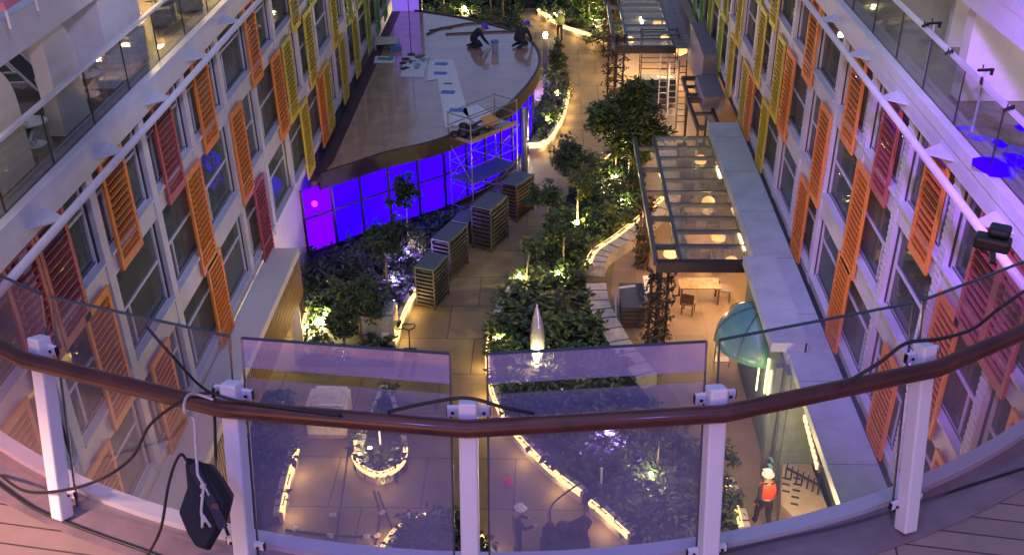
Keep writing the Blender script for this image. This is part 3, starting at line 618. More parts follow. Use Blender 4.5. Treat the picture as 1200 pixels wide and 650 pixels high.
central = [(757, 655), (735, 636), (698, 600), (640, 556), (603, 518), (579, 480), (571, 440), (573, 400), (582, 368), (602, 338), (622, 312), (640, 275), (660, 240), (690, 214), (712, 190), (735, 150), (748, 160), (752, 232), (742, 262), (712, 290), (690, 306), (684, 322), (688, 345), (697, 385), (718, 425), (765, 480), (812, 535), (850, 590), (862, 628), (868, 660)]
left = [(462, 412), (475, 375), (492, 345), (520, 312), (548, 285), (560, 268), (520, 258), (440, 284), (362, 306), (358, 340), (366, 365), (352, 400), (350, 430), (462, 430)]
upper_bed = [(652, 50), (664, 80), (668, 108), (663, 135), (654, 156), (640, 174), (618, 178), (616, 150), (636, 118), (640, 90), (648, 62)]
far_bed = [(628, 16), (652, 33), (690, 45), (708, 58), (728, 60), (728, -25), (628, -25)]
far_left = [(560, 26), (605, 36), (612, 10), (606, -25), (470, -25), (462, 18)]
tear = [(445, 568), (428, 562), (415, 550), (413, 538), (420, 522), (430, 505), (438, 485), (447, 466), (457, 460), (463, 478), (470, 505), (478, 535), (477, 550), (464, 562)]
low = [(449, 655), (462, 634), (480, 622), (500, 615), (525, 612), (545, 620), (560, 634), (572, 652), (560, 720), (470, 720)]
lowleft = [(350, 540), (340, 575), (332, 612), (250, 640), (240, 470), (340, 470)]
rightbot = [(866, 628), (858, 600), (845, 570), (830, 700), (880, 700)]
BEDS = {}
sm = MB()
for nm, poly, h in (('central', central, 0.30), ('left', left, 0.28), ('upper', upper_bed, 0.25), ('far', far_bed, 0.3), ('farl', far_left, 0.3), ('tear', tear, 0.30), ('low', low, 0.28), ('lowleft', lowleft, 0.28)):
    pp = [tuple(P(x, y, 0).xy) for x, y in poly]; BEDS[nm] = pp; sm.prism(pp, 0.004, h)
sm.prism([(-9, 70), (9, 70), (9, 110), (-9, 110)], 0.004, 0.3); BEDS['back'] = [(-9, 71), (9, 71), (9, 82), (-9, 82)]
tag(sm.build('planting_soil', SOIL), kind='structure')
# walls
led_wall([(735, 640), (705, 612), (690, 600)], 'short last stretch of lit planter wall beyond the gap near the lower post', side=1)
led_wall([(680, 590), (640, 558), (604, 520), (580, 482), (571, 442), (573, 405)], 'long lit planter wall with white wrapped top running under the veil covered pane', side=1)
led_wall([(573, 402), (582, 368), (600, 340)], 'dim wrapped planter wall end where the path turns past the silver sculpture', side=1, led=False)
led_wall([(690, 214), (700, 204), (714, 190)], 'short bright lit wall beneath the broad tree', side=1)
led_wall([(620, 180), (640, 176), (655, 156), (664, 133), (668, 105)], 'bright curved lit wall round the bed at the pavilion corner', side=-1)
led_wall([(630, 18), (655, 36), (690, 48), (710, 60)], 'far lit wall beyond the walking figure in the lime vest', side=-1)
led_wall([(464, 412), (476, 376), (491, 348)], 'lit wall between the wrapped pallet and the first crate rack', side=-1)
led_wall([(351, 538), (341, 575), (333, 613)], 'short lit wall seen through the veiled pane beside the left block', side=1)
led_wall([(354, 405), (358, 385), (362, 370)], 'small lit wall end beside the column at the left block', side=1)
led_wall([(445, 660), (462, 634), (480, 622), (500, 614)], 'lit rim of the round bed at the bottom left of the middle post', side=1)
led_wall([(558, 632), (568, 645), (575, 662)], 'lit rim of the round bed just right of the middle post', side=1)
led_wall([(421, 520), (415, 538), (418, 553), (430, 563), (446, 568), (463, 562), (475, 550), (477, 536)], 'rounded foot of the teardrop planter glowing warm', side=-1)
led_wall([(479, 530), (471, 503), (464, 478), (458, 462)], 'dim right flank of the teardrop planter', side=-1, led=False, w=0.14)
led_wall([(448, 462), (439, 484), (431, 504), (424, 517)], 'dim left flank of the teardrop planter', side=-1, led=False, w=0.14)
led_wall([(847, 572), (858, 598), (866, 630)], 'thin lit wall end beside the orange vest worker', side=-1)
led_wall([(783, 236), (768, 248), (745, 268), (718, 289), (694, 306), (686, 322)], 'broad stone seat wall with glowing terrace side near the vine post', h=0.5, w=0.75, side=-1)
led_wall([(686, 345), (690, 370), (702, 396), (722, 430), (745, 458)], 'pale slab topped seat wall beside the silver sculpture bed', h=0.5, w=0.75, side=-1, led=False)
# ground cover
def cover(nm, dens, s, mis, hh=0.35, z0=0.3, zmax=0.4):
    m = MB(); poly = BEDS[nm]; xs = [p[0] for p in poly]; ys = [p[1] for p in poly]; A = (max(xs) - min(xs)) * (max(ys) - min(ys)); r2 = random.Random(hash(nm) % 97 if False else len(nm) * 31)
    for _ in range(int(A * dens)):
        x, y = r2.uniform(min(xs), max(xs)), r2.uniform(min(ys), max(ys))
        if inside(x, y, poly): clump(m, (x, y, z0 + r2.uniform(0, zmax)), r2.uniform(0.15, 0.34), 14, s, r2, mis, 0.7)
    return m
allc = MB()
for nm, dens, mis in (('central', 7.5, [0, 0, 1, 1, 2]), ('left', 5.0, [0, 0, 1]), ('upper', 6.0, [0, 1, 1, 2]), ('far', 4.6, [0, 1, 1, 2]), ('farl', 4.6, [0, 1, 2]), ('tear', 5.0, [0, 0, 1]), ('low', 6.0, [0, 0, 1]), ('lowleft', 5.0, [0, 0, 1]), ('back', 1.6, [0, 1])):
    c = cover(nm, dens, 0.25 if nm not in ('back',) else 0.4, mis); allc.add(c.v, c.f); allc.m[-len(c.m):] = c.m
tag(allc.build('ground_cover', [LEAFD, LEAFM, LEAFL]), 'low dark leafy planting filling the park beds', 'ground cover', kind='stuff')

# trees, shrubs
LM = [LEAFD, LEAFM, LEAFL, LEAFY, LEAFG]
def tree(px, py, h, cr, label, mis=(0, 1, 1), tr=0.06, n=26, ls=0.2, lean=(0, 0), ch=None, bark=BARK, seed=1, dens=42, name='tree', cat='tree', z=0.3, stem=0.45):
    b = P(px, py, z); r2 = random.Random(seed); t = thing(name, label, cat, b); m = MB(); top = b + Vector((lean[0], lean[1], h)); ch = ch or cr * 0.8
    mid = b + Vector((lean[0] * 0.4 + r2.uniform(-.05, .05), lean[1] * 0.4, h * 0.5)); m.tube(smooth_line([b - Vector((0, 0, 0.1)), mid, top - Vector((0, 0, ch * 0.4))], 4), [tr * (1 - 0.07 * i) for i in range(9)], 8)
    cc = top - Vector((0, 0, ch * 0.45)); cl = MB(); n = int(n * 1.9); lobes = [Vector((r2.gauss(0, 1), r2.gauss(0, 1), r2.gauss(0, 0.8))).normalized() * r2.uniform(0.35, 0.85) for _ in range(7)] + [Vector((0, 0, 0.1))]
    for i in range(n):
        lb = lobes[i % len(lobes)]; d = lb + Vector((r2.gauss(0, 1), r2.gauss(0, 1), r2.gauss(0, 1))) * 0.26
        c = cc + Vector((d.x * cr, d.y * cr, d.z * ch)); rr = cr * r2.uniform(0.20, 0.36); clump(cl, c, rr, dens, ls, r2, list(mis))
        if i % 3 == 0: m.tube([mid.lerp(top - Vector((0, 0, ch * 0.5)), r2.uniform(0.4, 1)), c.lerp(cc, 0.35) - Vector((0, 0, 0.1)), c], [tr * 0.45, tr * 0.3, 0.008], 5)
    m.build('trunk', bark, t, smooth=True); cl.build('crown', LM, t); return t
def up(px, py, label, col=(1.0, 0.80, 0.30), e=40, z=0.42, violet=False, aim=(0, 0, 2.5), spot=True):
    k_ = 2.2 if e > 180 else 1.0; b = P(px, py, z - 0.12); t = thing('garden_spotlight', label, 'spotlight', b); m = MB(); m.tube([b, b + Vector((0, 0, 0.1))], 0.02, 6); m.lathe(b + Vector((0, 0, 0.1)), [(0.03, 0), (0.065, 0.05), (0.065, 0.11)], 10); m.build('housing', DARKST, t)
    m = MB(); m.lathe(b + Vector((0, 0, 0.212)), [(0.062 * k_, 0.0), (0.05 * k_, 0.025 * k_), (0.001, 0.035 * k_)], 10); m.build('lens', LAMPV if violet else LAMPW, t)
    o = lamp('POINT', b + Vector((0.0, -0.05, 0.42)), e, VIOLET if violet else col, 0.05); return t
tree(738, 214, 3.7, 1.7, 'broad dark tree standing left of the glass pergola corner', (1, 1, 2, 2, 3), 0.09, 64, 0.25, (-0.25, 0.4), 1.55, BARKP, 2, 85)
tree(668, 228, 2.2, 1.1, 'olive bushy tree over the path just left of the broad tree', (1, 2, 4), 0.06, 34, 0.17, (0, 0.3), 0.95, BARK, 3, 48)
tree(677, 264, 2.2, 0.62, 'slim tree with pale lit trunk and yellow green crown', (3, 3, 2), 0.045, 16, 0.15, (0, 0.1), 0.55, BARKP, 4)
tree(660, 312, 1.9, 0.75, 'bushy tree lit yellow from below in the central bed', (1, 2, 2), 0.05, 26, 0.16, (0, 0.1), 0.8, BARK, 5)
tree(640, 262, 1.7, 0.75, 'leafy young tree at the left rim of the central bed', (1, 2, 1), 0.05, 24, 0.17, (0, 0), 0.7, BARK, 6)
tree(617, 334, 1.6, 0.42, 'tiny tree with a thin white stem near the path bend', (3, 2, 2), 0.03, 12, 0.14, (0.15, 0.1), 0.3, BARKP, 7)
tree(480, 290, 2.6, 0.62, 'slender dark tree standing in front of the blue glass wall', (0, 1, 4), 0.045, 18, 0.18, (0, 0.2), 0.7, BARK, 8)
tree(455, 342, 2.3, 0.95, 'dark tree with violet lit trunk in the left bed', (0, 4, 1), 0.06, 28, 0.17, (0, 0.2), 0.75, BARK, 9)
tree(424, 402, 2.0, 0.85, 'round bushy tree beside the plastic wrapped pallet', (1, 2, 4, 1), 0.06, 32, 0.17, (0, 0.1), 0.85, BARK, 10)
tree(404, 408, 1.3, 0.5, 'low grey green tree between the bright spotlight and the wrapped pallet', (4, 1, 0), 0.05, 22, 0.17, (0, 0.1), 0.55, BARK, 12)
tree(590, 24, 3.2, 0.9, 'dark tree behind the kneeling workers at the top of the view', (0, 0, 1), 0.06, 22, 0.24, (0, 0), 0.9, BARK, 13, 36)
tree(576, 20, 2.6, 0.5, 'thin stemmed tree at the top edge beside the lit clearing', (1, 2), 0.05, 10, 0.24, (0, 0), 0.6, BARK, 14, 30)
tree(520, 12, 2.8, 1.2, 'spreading tree behind the pavilion roof at the top edge', (0, 1, 2), 0.06, 26, 0.24, (0, 0), 1.0, BARK, 15, 36)
tree(480, 8, 2.6, 1.0, 'dark tree beside the lilac lit wall at the top edge', (0, 0, 1), 0.06, 20, 0.24, (0, 0), 0.9, BARK, 16, 36)
tree(690, 24, 1.8, 1.3, 'broad green shrub tree behind the far lit wall', (1, 2, 2), 0.06, 30, 0.24, (0, 0), 0.8, BARK, 17, 36)
tree(652, 8, 2.4, 1.1, 'tree above the far lit wall at the top edge', (0, 1, 2), 0.06, 24, 0.24, (0, 0), 0.9, BARK, 18, 36)
tree(770, 545, 1.7, 0.45, 'small tree lit from below seen through the veiled pane', (1, 2, 4), 0.03, 14, 0.14, (0, 0), 0.5, BARK, 19)
tree(652, 108, 2.3, 0.40, 'tall thin sapling beside the lamp bollard', (3, 2, 1), 0.04, 16, 0.15, (0, 0), 1.0, BARK, 20)
tree(722, 200, 1.6, 0.5, 'bright lit shrub tree at the pergola corner', (3, 2), 0.04, 14, 0.15, (0, 0), 0.7, BARKP, 21)
def shrub(px, py, h, r, label, mis, seed, ls=0.2, n=10):
    b = P(px, py, 0.28); r2 = random.Random(seed); t = thing('shrub', label, 'shrub', b); m = MB(); s_ = MB()
    for i in range(n):
        a = r2.uniform(0, 6.28); q = r2.random() ** 0.6 * r; c = b + Vector((q * math.cos(a), q * math.sin(a), h * r2.uniform(0.35, 1))); clump(m, c, r * 0.42, 32, ls, r2, list(mis)); s_.tube([b, b.lerp(c, 0.6) + Vector((0, 0, 0.05)), c], [0.02, 0.014, 0.006], 5)
    s_.build('stem', BARK, t); m.build('foliage', LM, t); return t
shrub(588, 395, 0.7, 0.5, 'yellow green lit shrub at the path rim left of the sculpture', (3, 2), 31); shrub(585, 418, 0.5, 0.45, 'small yellowish shrub next to the wrapped wall end', (2, 3), 32)
shrub(650, 400, 0.7, 0.7, 'feathery shrub just right of the silver sculpture', (2, 1, 2), 33, 0.28); shrub(680, 390, 0.6, 0.7, 'dark green shrub beside the pale slab seat wall', (1, 2, 0), 34, 0.28)
shrub(605, 395, 0.8, 0.6, 'broad leaved dark shrub left behind the sculpture', (0, 1), 35, 0.34); shrub(720, 265, 0.7, 0.6, 'lit shrub behind the curved stone seat wall', (2, 3, 1), 36)
shrub(735, 225, 0.9, 0.6, 'dark shrub with white flowers under the pergola edge', (0, 1, 4), 37); shrub(625, 150, 0.6, 0.5, 'dark shrub at the pavilion corner', (0, 1), 38)
shrub(645, 140, 0.6, 0.4, 'spotlit shrub inside the bright curved wall', (2, 3), 39); shrub(720, 565, 0.7, 0.5, 'pale leaved shrub with a white stake under the veiled pane', (4, 2), 40, 0.26)
shrub(500, 640, 0.6, 0.6, 'dark shrub in the round bed at the bottom left of the middle post', (1, 4), 41); shrub(838, 545, 0.9, 0.6, 'dark bush left of the orange vest worker', (0, 1, 4), 42); shrub(846, 598, 0.8, 0.5, 'lower dark bush beside the thin lit wall end', (1, 4), 43)
shrub(605, 45, 0.8, 0.8, 'green bush at the far end of the pavilion roof', (0, 1, 2), 44, 0.24); shrub(700, 52, 0.7, 0.7, 'bush next to the far vine post', (1, 2), 45, 0.24); shrub(490, 292, 0.5, 0.45, 'yellow lit clump beside the violet spotlight', (3, 2), 46)
shrub(372, 362, 0.6, 0.5, 'dark bush behind the bright spotlight of the left bed', (0, 4), 47); shrub(420, 320, 0.9, 0.8, 'low dark bush below the blue glass wall', (0, 4), 48); shrub(560, 30, 0.7, 0.6, 'low bush beside the thin stemmed tree', (1, 2), 49, 0.24)
for i, (px, py, lab, e, vi) in enumerate(((376, 384, 'very bright warm spotlight in the left bed', 90, 0), (382, 374, 'small second spotlight just above the very bright one', 20, 0), (462, 335, 'violet spotlight at the foot of the violet lit tree', 110, 1), (478, 301, 'violet spotlight beside the yellow lit clump', 80, 1),
        (655, 328, 'warm spotlight under the bushy yellow lit tree', 45, 0), (610, 331, 'warm spotlight at the foot of the tiny white stemmed tree', 25, 0), (676, 268, 'warm spotlight at the pale trunk of the slim tree', 40, 0), (586, 402, 'warm spotlight inside the lit shrub at the path rim', 14, 0),
        (629, 430, 'yellow spotlight under the silver sculpture', 40, 0), (653, 116, 'spotlight beside the tall thin sapling', 20, 0), (649, 136, 'spotlight in the middle of the pavilion corner bed', 20, 0), (641, 146, 'spotlight lower in the pavilion corner bed', 14, 0),
        (628, 99, 'violet spotlight glowing by the roof edge near the lamp bollard', 90, 1), (434, 531, 'spotlight in the teardrop planter', 12, 0), (762, 561, 'spotlight at the small tree under the veiled pane', 22, 0), (711, 514, 'violet spotlight under the veiled pane', 90, 1),
        (729, 240, 'spotlight among the white flowers', 16, 0), (722, 212, 'spotlight at the bright shrub tree', 40, 0), (698, 28, 'spotlight behind the far lit wall', 50, 0), (700, 36, 'small spotlight near the far vine post', 20, 0), (715, 28, 'spotlight behind the far vine post', 40, 0), (500, 22, 'spotlight under the trees at the top edge', 60, 0), (545, 16, 'spotlight by the lit clearing at the top edge', 90, 0), (618, 168, 'spotlight at the pavilion corner wall', 30, 0), (650, 20, 'spotlight beside the tree above the far lit wall', 60, 0))):
    up(px, py, lab, e=e * (1.0 if vi else 2.2), violet=bool(vi))

# ------------------------------------------------------------------ curved pavilion with the blue glass wall
ZR = 3.6
ro = [(-8.85, 35.1), (-7.8, 36.0), (-6.6, 37.1), (-5.0, 38.1), (-4.0, 39.05), (-3.1, 40.2), (-2.3, 41.45), (-1.65, 42.9), (-0.95, 45.3), (-0.55, 47.8), (-0.75, 50.4), (-1.6, 52.6), (-2.7, 53.8), (-4.6, 55.3), (-6.5, 56.4), (-7.7, 56.9)]
front = smooth_line([(x, y, 0) for x, y in ro], 4)
pav = thing('pavilion', 'curved pavilion with brown flat roof and glowing blue glass wall', 'pavilion', (-5, 45, 0))
m = MB(); m.prism([(p.x, p.y) for p in front] + [(-8.8, 56.9), (-8.8, 36)], ZR - 0.18, ZR); m.build('roof', ROOF, pav)
m = MB()
for i in range(len(front) - 1):
    a, b = front[i], front[i + 1]; d = (b - a).normalized(); n = Vector((d.y, -d.x, 0)) * 0.06
    vs = [(a + n), (b + n), (b - n), (a - n)]; m.add([(*v.xy, ZR - 0.62) for v in vs] + [(*v.xy, ZR + 0.06) for v in vs], [(0, 1, 5, 4), (2, 3, 7, 6), (4, 5, 6, 7), (3, 2, 1, 0)])
m.build('fascia', FASC, pav)
inner = []
for i, p in enumerate(front):
    d = (front[min(i + 1, len(front) - 1)] - front[max(i - 1, 0)]).normalized(); inner.append(p + Vector((-d.y, d.x, 0)) * 0.35)
inner[0] = Vector((-9.6, 34.9, 0)); L = [0.0]
for i in range(1, len(inner)): L.append(L[-1] + (inner[i] - inner[i - 1]).length)
def atL(s):
    for i in range(1, len(L)):
        if L[i] >= s: return inner[i - 1].lerp(inner[i], (s - L[i - 1]) / max(1e-6, L[i] - L[i - 1]))
    return inner[-1]
s = 0.0; first = True; blueA = None; wdt = 1.32
while s < 17.5:
    e = s + wdt; a, b = atL(s), atL(e); d = (b - a).normalized(); n = Vector((d.y, -d.x, 0))
    mu = MB(); mu.obox(a + Vector((0, 0, 1.55)), 0.05, 0.10, 1.45, rz=math.atan2(d.y, d.x)); mu.build('mullion', MULL, pav)
    for z0, z1 in ((0.32, 1.745), (1.815, 2.98)):
        q = MB(); q.slab([a + d * 0.045 + Vector((0, 0, z0)), b - d * 0.045 + Vector((0, 0, z0)), b - d * 0.045 + Vector((0, 0, z1)), a + d * 0.045 + Vector((0, 0, z1))], 0.02)
        o = q.build('glass_panel', PURPP if s < 1.2 else BLUEP, pav)
        if s < 1.2: o['label'] = 'purple lit glass panel'
    tr = MB(); tr.bar(a + Vector((0, 0, 1.78)), b + Vector((0, 0, 1.78)), 0.12, 0.08); tr.build('transom', MULL, pav); tr = MB(); tr.bar(a + Vector((0, 0, 0.2)), b + Vector((0, 0, 0.2)), 0.2, 0.24); tr.build('plinth', MULL, pav)
    if s > 0.5 and s < 16: lamp('AREA', (a + b) / 2 + n * 0.35 + Vector((0, 0, 1.7)), 0.5, (0.05, 0.0, 1.0), 1.0, (a + b) / 2 + n * 4 + Vector((0, 0, 0.5)))
    s = e
m = MB(); c = P(352, 250, 2.0); c = atL(0.55) + Vector((0.05, -0.12, 2.35)); m.ball(c, 0.12, 8); tag(m.build('spotlight', PINKL, loc=c), 'pink ball standing in for a soft glow at the far left end of the blue glass wall', 'spotlight')  # glowing ball put in for the soft pink glow on the panel
m = MB(); m.prism([(p.x, p.y) for p in inner[:-1]] + [(-8.8, 56.9), (-8.8, 36.5)], 0.004, 0.02); m.build('floor', DECKF, pav)
m = MB(); m.prism([(inner[i].x - 0.25, inner[i].y + 0.55) for i in range(2, len(inner) - 6)] + [(-8.7, 55), (-8.7, 36.8)], 0.03, 3.3); m.build('core_wall', FASC, pav)
m = MB(); m.box(-8.98, -7.45, 57.0, 57.3, 0.01, 7.2); m.box(-7.45, -7.30, 56.95, 57.35, 0.01, 7.2, 1); tag(m.build('lit_screen', [LILAC, DARKST], loc=(-8.2, 57, 0)), 'lilac lit upright screen at the far end of the brown roof', 'screen')
# things on the roof
def flat(px, label, cat, mt, name, z=ZR + 0.012, th=0.004, extra=None):
    t = MB(); q = [P(x, y, z) for x, y in px]; t.slab(q, th if (q[1] - q[0]).cross(q[2] - q[0]).z > 0 else -th); o = t.build(name, mt, loc=q[0]); tag(o, label, cat); return o
def on_roof_rect(cx, cy, w, h, rz, mb, z, mi=0, th=0.006):
    c = P(cx, cy, z); mb.obox(c, w / 2, h / 2, th, rz, mi)
t = thing('paper_strip', 'long strip of white paper sheets printed with blue rectangles on the brown roof', 'paper', P(520, 105, ZR))
m = MB(); q = [P(509, 70, ZR + .012), P(531, 70, ZR + .012), P(552, 145, ZR + .012), P(522, 150, ZR + .012)]; m.slab(q[::-1], -0.004 if False else 0.004); m.slab([P(503, 72, ZR + .018), P(530, 70, ZR + .018), P(534, 90, ZR + .018), P(500, 95, ZR + .018)][::-1], 0.004); m.build('sheet', PAPER, t)
for i, (x, y) in enumerate(((517, 75), (516, 86), (525, 108), (535, 129))):
    m = MB(); w = 0.62; on_roof_rect(x, y, w, 0.40, -0.08, m, ZR + 0.026); m.build('blue_print', BLUEPR, t)
m = MB(); on_roof_rect(525, 98, 0.4, 0.1, -0.1, m, ZR + 0.03, 0, 0.012); m.build('black_bar', RUBBER, t)
t = thing('paper_sheet', 'white paper sheet covered with dark tools left of the blue printed strip', 'paper', P(485, 78, ZR))
m = MB(); m.slab([P(474, 66, ZR + .012), P(502, 66, ZR + .012), P(496, 91, ZR + .012), P(469, 90, ZR + .012)][::-1], 0.004); m.build('sheet', PAPER, t)
for i, (x, y, w, h, mt) in enumerate(((489, 77, 0.22, 0.62, TEALM), (475, 69, 0.3, 0.2, RUBBER), (472, 74, 0.25, 0.15, RUBBER), (474, 80, 0.35, 0.14, RUBBER), (492, 66, 0.4, 0.3, GREYTOP), (497, 70, 0.4, 0.12, TEALM), (481, 72, 0.4, 0.12, BLUEBIN))):
    m = MB(); c = P(x, y, ZR + 0.07); m.obox(c, w / 2, h / 2, 0.035, rz=0.3 * i); m.tube([c + Vector((-w * .7, 0, 0)), c + Vector((w * .7, .1, 0))], 0.025, 6); o = m.build('tool', mt, loc=c); tag(o, ['teal power tool on the middle of the white sheet', 'black tool at the upper corner of the white sheet', 'black glove shaped tool at the left edge of the white sheet', 'black tool at the lower left of the white sheet', 'grey case at the top of the white sheet', 'teal hand tool near the top right of the white sheet', 'slate blue hand tool near the top left of the white sheet'][i], 'tool')
flat([(440, 66), (463, 66), (462, 74), (438, 74)][::-1], 'small white sheet holding a blue tool near the shuttered block', 'paper', PAPER, 'paper_sheet')
m = MB(); c = P(451, 69, ZR + 0.06); m.obox(c, 0.35, 0.1, 0.04, rz=-0.2); m.obox(c + Vector((0.3, 0.1, 0.02)), 0.12, 0.2, 0.05); tag(m.build('tool', TEALM, loc=c), 'teal tool on the small white sheet', 'tool')
m = MB(); q = [P(446, 44, ZR + .3), P(467, 44, ZR + .3), P(464, 52, ZR + .3), P(440, 53, ZR + .3)]; m.slab(q[::-1], 0.03)
for p in q: m.bar(p, (p.x, p.y, ZR + 0.012), 0.05)
tag(m.build('work_table', mat('pale_green_board', (0.50, 0.58, 0.36), 0.5, var=0.08), loc=q[0]), 'low pale green work board near the shutters at the far left of the roof', 'work table')
m = MB(); c = P(463, 56, ZR + 0.13); m.obox(c, 0.3, 0.22, 0.12, rz=0.3); m.obox(c + Vector((0, 0, 0.14)), 0.06, 0.22, 0.02, rz=0.3); tag(m.build('tool_case', mat('blue_grey_plastic', (0.13, 0.2, 0.42), 0.5, var=0.1), loc=c), 'blue grey tool case beside the pale green board', 'case')
t = thing('paint_bucket', 'pale blue bucket standing between the two kneeling workers', 'bucket', P(580, 61, ZR)); b = P(580, 61, ZR + 0.012); m = MB(); m.lathe(b, [(0.15, 0), (0.19, 0.55), (0.18, 0.55), (0.145, 0.03)], 14); m.build('pail', mat('bucket_plastic', (0.34, 0.42, 0.6), 0.4, var=0.1), t)
m = MB(); m.lathe(b + Vector((0, 0, 0.5)), [(0.205, 0), (0.205, 0.07), (0.03, 0.08)], 14); m.build('lid', BLUEPR, t)
m = MB(); m.tube([b + Vector((0.2 * math.cos(a), 0, 0.5 + 0.16 * math.sin(a))) for a in [math.pi * i / 8 for i in range(9)]], 0.008, 5); m.build('handle', STEEL, t)
for px, lab in (([(503, 36), (545, 28), (586, 25)], 'long thin pipe lying on the far part of the roof'), ([(500, 40), (516, 33), (530, 32)], 'short pipe crossing the end of the long pipe'), ([(522, 40), (560, 38), (612, 36)], 'thin pipe lying towards the right kneeling worker')):
    m = MB(); pts = [P(x, y, ZR + 0.05) for x, y in px]; m.tube(pts, 0.045, 7); tag(m.build('pipe', TIMBERD, loc=pts[0]), lab, 'pipe')
b = P(482, 64, ZR + 0.012); m = MB(); m.tube([b, b + Vector((0.02, 0.05, 4.2))], 0.022, 6); m.lathe(b, [(0.2, 0), (0.2, 0.03), (0.04, 0.05)], 10); tag(m.build('pole', DARKST, loc=b), 'thin dark upright pole on the roof in front of the lilac screen', 'pole')
flat([(575, 35), (452, 42), (455, 185), (470, 75)][:0] or [(538, 128), (560, 123), (590, 143), (566, 152)][::-1], 'white sheet lying on the roof edge behind the scaffold platform', 'paper', PAPER, 'paper_sheet')
# mobile scaffold at the roof edge
ZS = 3.55
t = thing('scaffold_tower', 'aluminium scaffold tower with loaded platform at the pavilion roof edge', 'scaffold', P(566, 160, 0))
pc = [P(526, 161, ZS), P(552, 169, ZS), P(608, 148, ZS), P(580, 139, ZS)]
pc[2] = pc[1] + (pc[3] - pc[0])
m = MB(); m.slab(pc[::-1] if (pc[1] - pc[0]).cross(pc[2] - pc[0]).z < 0 else pc, 0.05); m.build('platform', STEEL, t)
m = MB(); m.bar(pc[1] + Vector((0, 0, .1)), pc[2] + Vector((0, 0, .1)), 0.03, 0.2); m.bar(pc[0] + Vector((0, 0, .08)), pc[1] + Vector((0, 0, .08)), 0.03, 0.14); m.build('toe_board', TIMBER, t)
for p in pc:
    m = MB(); m.tube([(p.x, p.y, 0.15), (p.x, p.y, ZS + 1.15)], 0.028, 8); m.lathe((p.x, p.y, 0.01), [(0.08, 0), (0.08, 0.14)], 8); m.build('upright', STEEL, t)
for i in range(4):
    a, b = pc[i], pc[(i + 1) % 4]
    for z in (0.55, 1.08):
        m = MB(); m.tube([a + Vector((0, 0, z)), b + Vector((0, 0, z))], 0.022, 6); m.build('guard_rail', STEEL, t)
    for z in (0.5, 1.5, 2.5): m = MB(); m.tube([(a.x, a.y, z), (b.x, b.y, z)], 0.022, 6); m.build('ledger', STEEL, t)
    m = MB(); m.tube([(a.x, a.y, 0.4), (b.x, b.y, 2.0)], 0.02, 6); m.build('brace', STEEL, t); m = MB(); m.tube([(b.x, b.y, 1.8), (a.x, a.y, 3.3)], 0.02, 6); m.build('brace', STEEL, t)
m = MB(); q = [Vector((p.x, p.y, 1.7)) for p in pc]; m.slab(q[::-1] if (q[1] - q[0]).cross(q[2] - q[0]).z < 0 else q, 0.05); m.build('lower_platform', GREYTOP, t)
m = MB(); c = P(543, 156, ZS + 0.2); m.ball(c, 0.30, 8, sz=0.7); m.ball(c + Vector((-0.35, -0.1, -0.02)), 0.22, 7, sz=0.7); m.ball(c + Vector((0.45, 0.1, 0)), 0.24, 7, sz=0.7); m.tube([c + Vector((0.1, 0.1, 0.15)), c + Vector((1.1, 0.35, 0.1))], 0.09, 7); m.ball(c + Vector((0.0, 0.25, 0.22)), 0.22, 7, sz=0.6); tag(m.build('tool_bag', RUBBER, loc=c, smooth=True), 'heap of black tool bags on the scaffold platform', 'tool bag')
m = MB(); q = [P(563, 139, ZS + .35), P(576, 134, ZS + .35), P(588, 143, ZS + .35), P(570, 150, ZS + .35)]; m.slab(q[::-1], 0.03); tag(m.build('board', ORBOARD, loc=q[0]), 'orange board lying across the scaffold platform', 'board')
m = MB(); q = [P(556, 163, ZS + .09), P(583, 153, ZS + .09), P(572, 148, ZS + .09), P(549, 158, ZS + .09)]; m.slab(q, 0.02); tag(m.build('board', GREYTOP, loc=q[0]), 'pale grey sheet on the scaffold platform beside the orange board', 'board')
m = MB(); b = Vector((-1.15, 42.0, 0)); m.tube([b, b + Vector((0, 0, 3.6))], 0.14, 12); tag(m.build('column', STEEL, loc=b, smooth=True), 'round grey column at the right end of the blue glass wall', 'column')
b = P(617, 167, 0); 
t = thing('lamp_bollard', 'dark tall lamp post with a glowing top at the right edge of the brown roof', 'lamp', P(639, 92, 0)); b = P(639, 92, 0)
m = MB(); m.tube([b, b + Vector((0, 0, 2.3))], 0.11, 10); m.lathe(b + Vector((0, 0, 2.3)), [(0.13, 0), (0.13, 0.06)], 10); m.build('pole', DARKST, t); m = MB(); m.lathe(b + Vector((0, 0, 2.36)), [(0.10, 0), (0.13, 0.2), (0.07, 0.32), (0.001, 0.34)], 10); m.build('lamp_head', LAMPW, t); lamp('POINT', b + Vector((0, -0.3, 2.6)), 90, (1, .75, .4), 0.12)

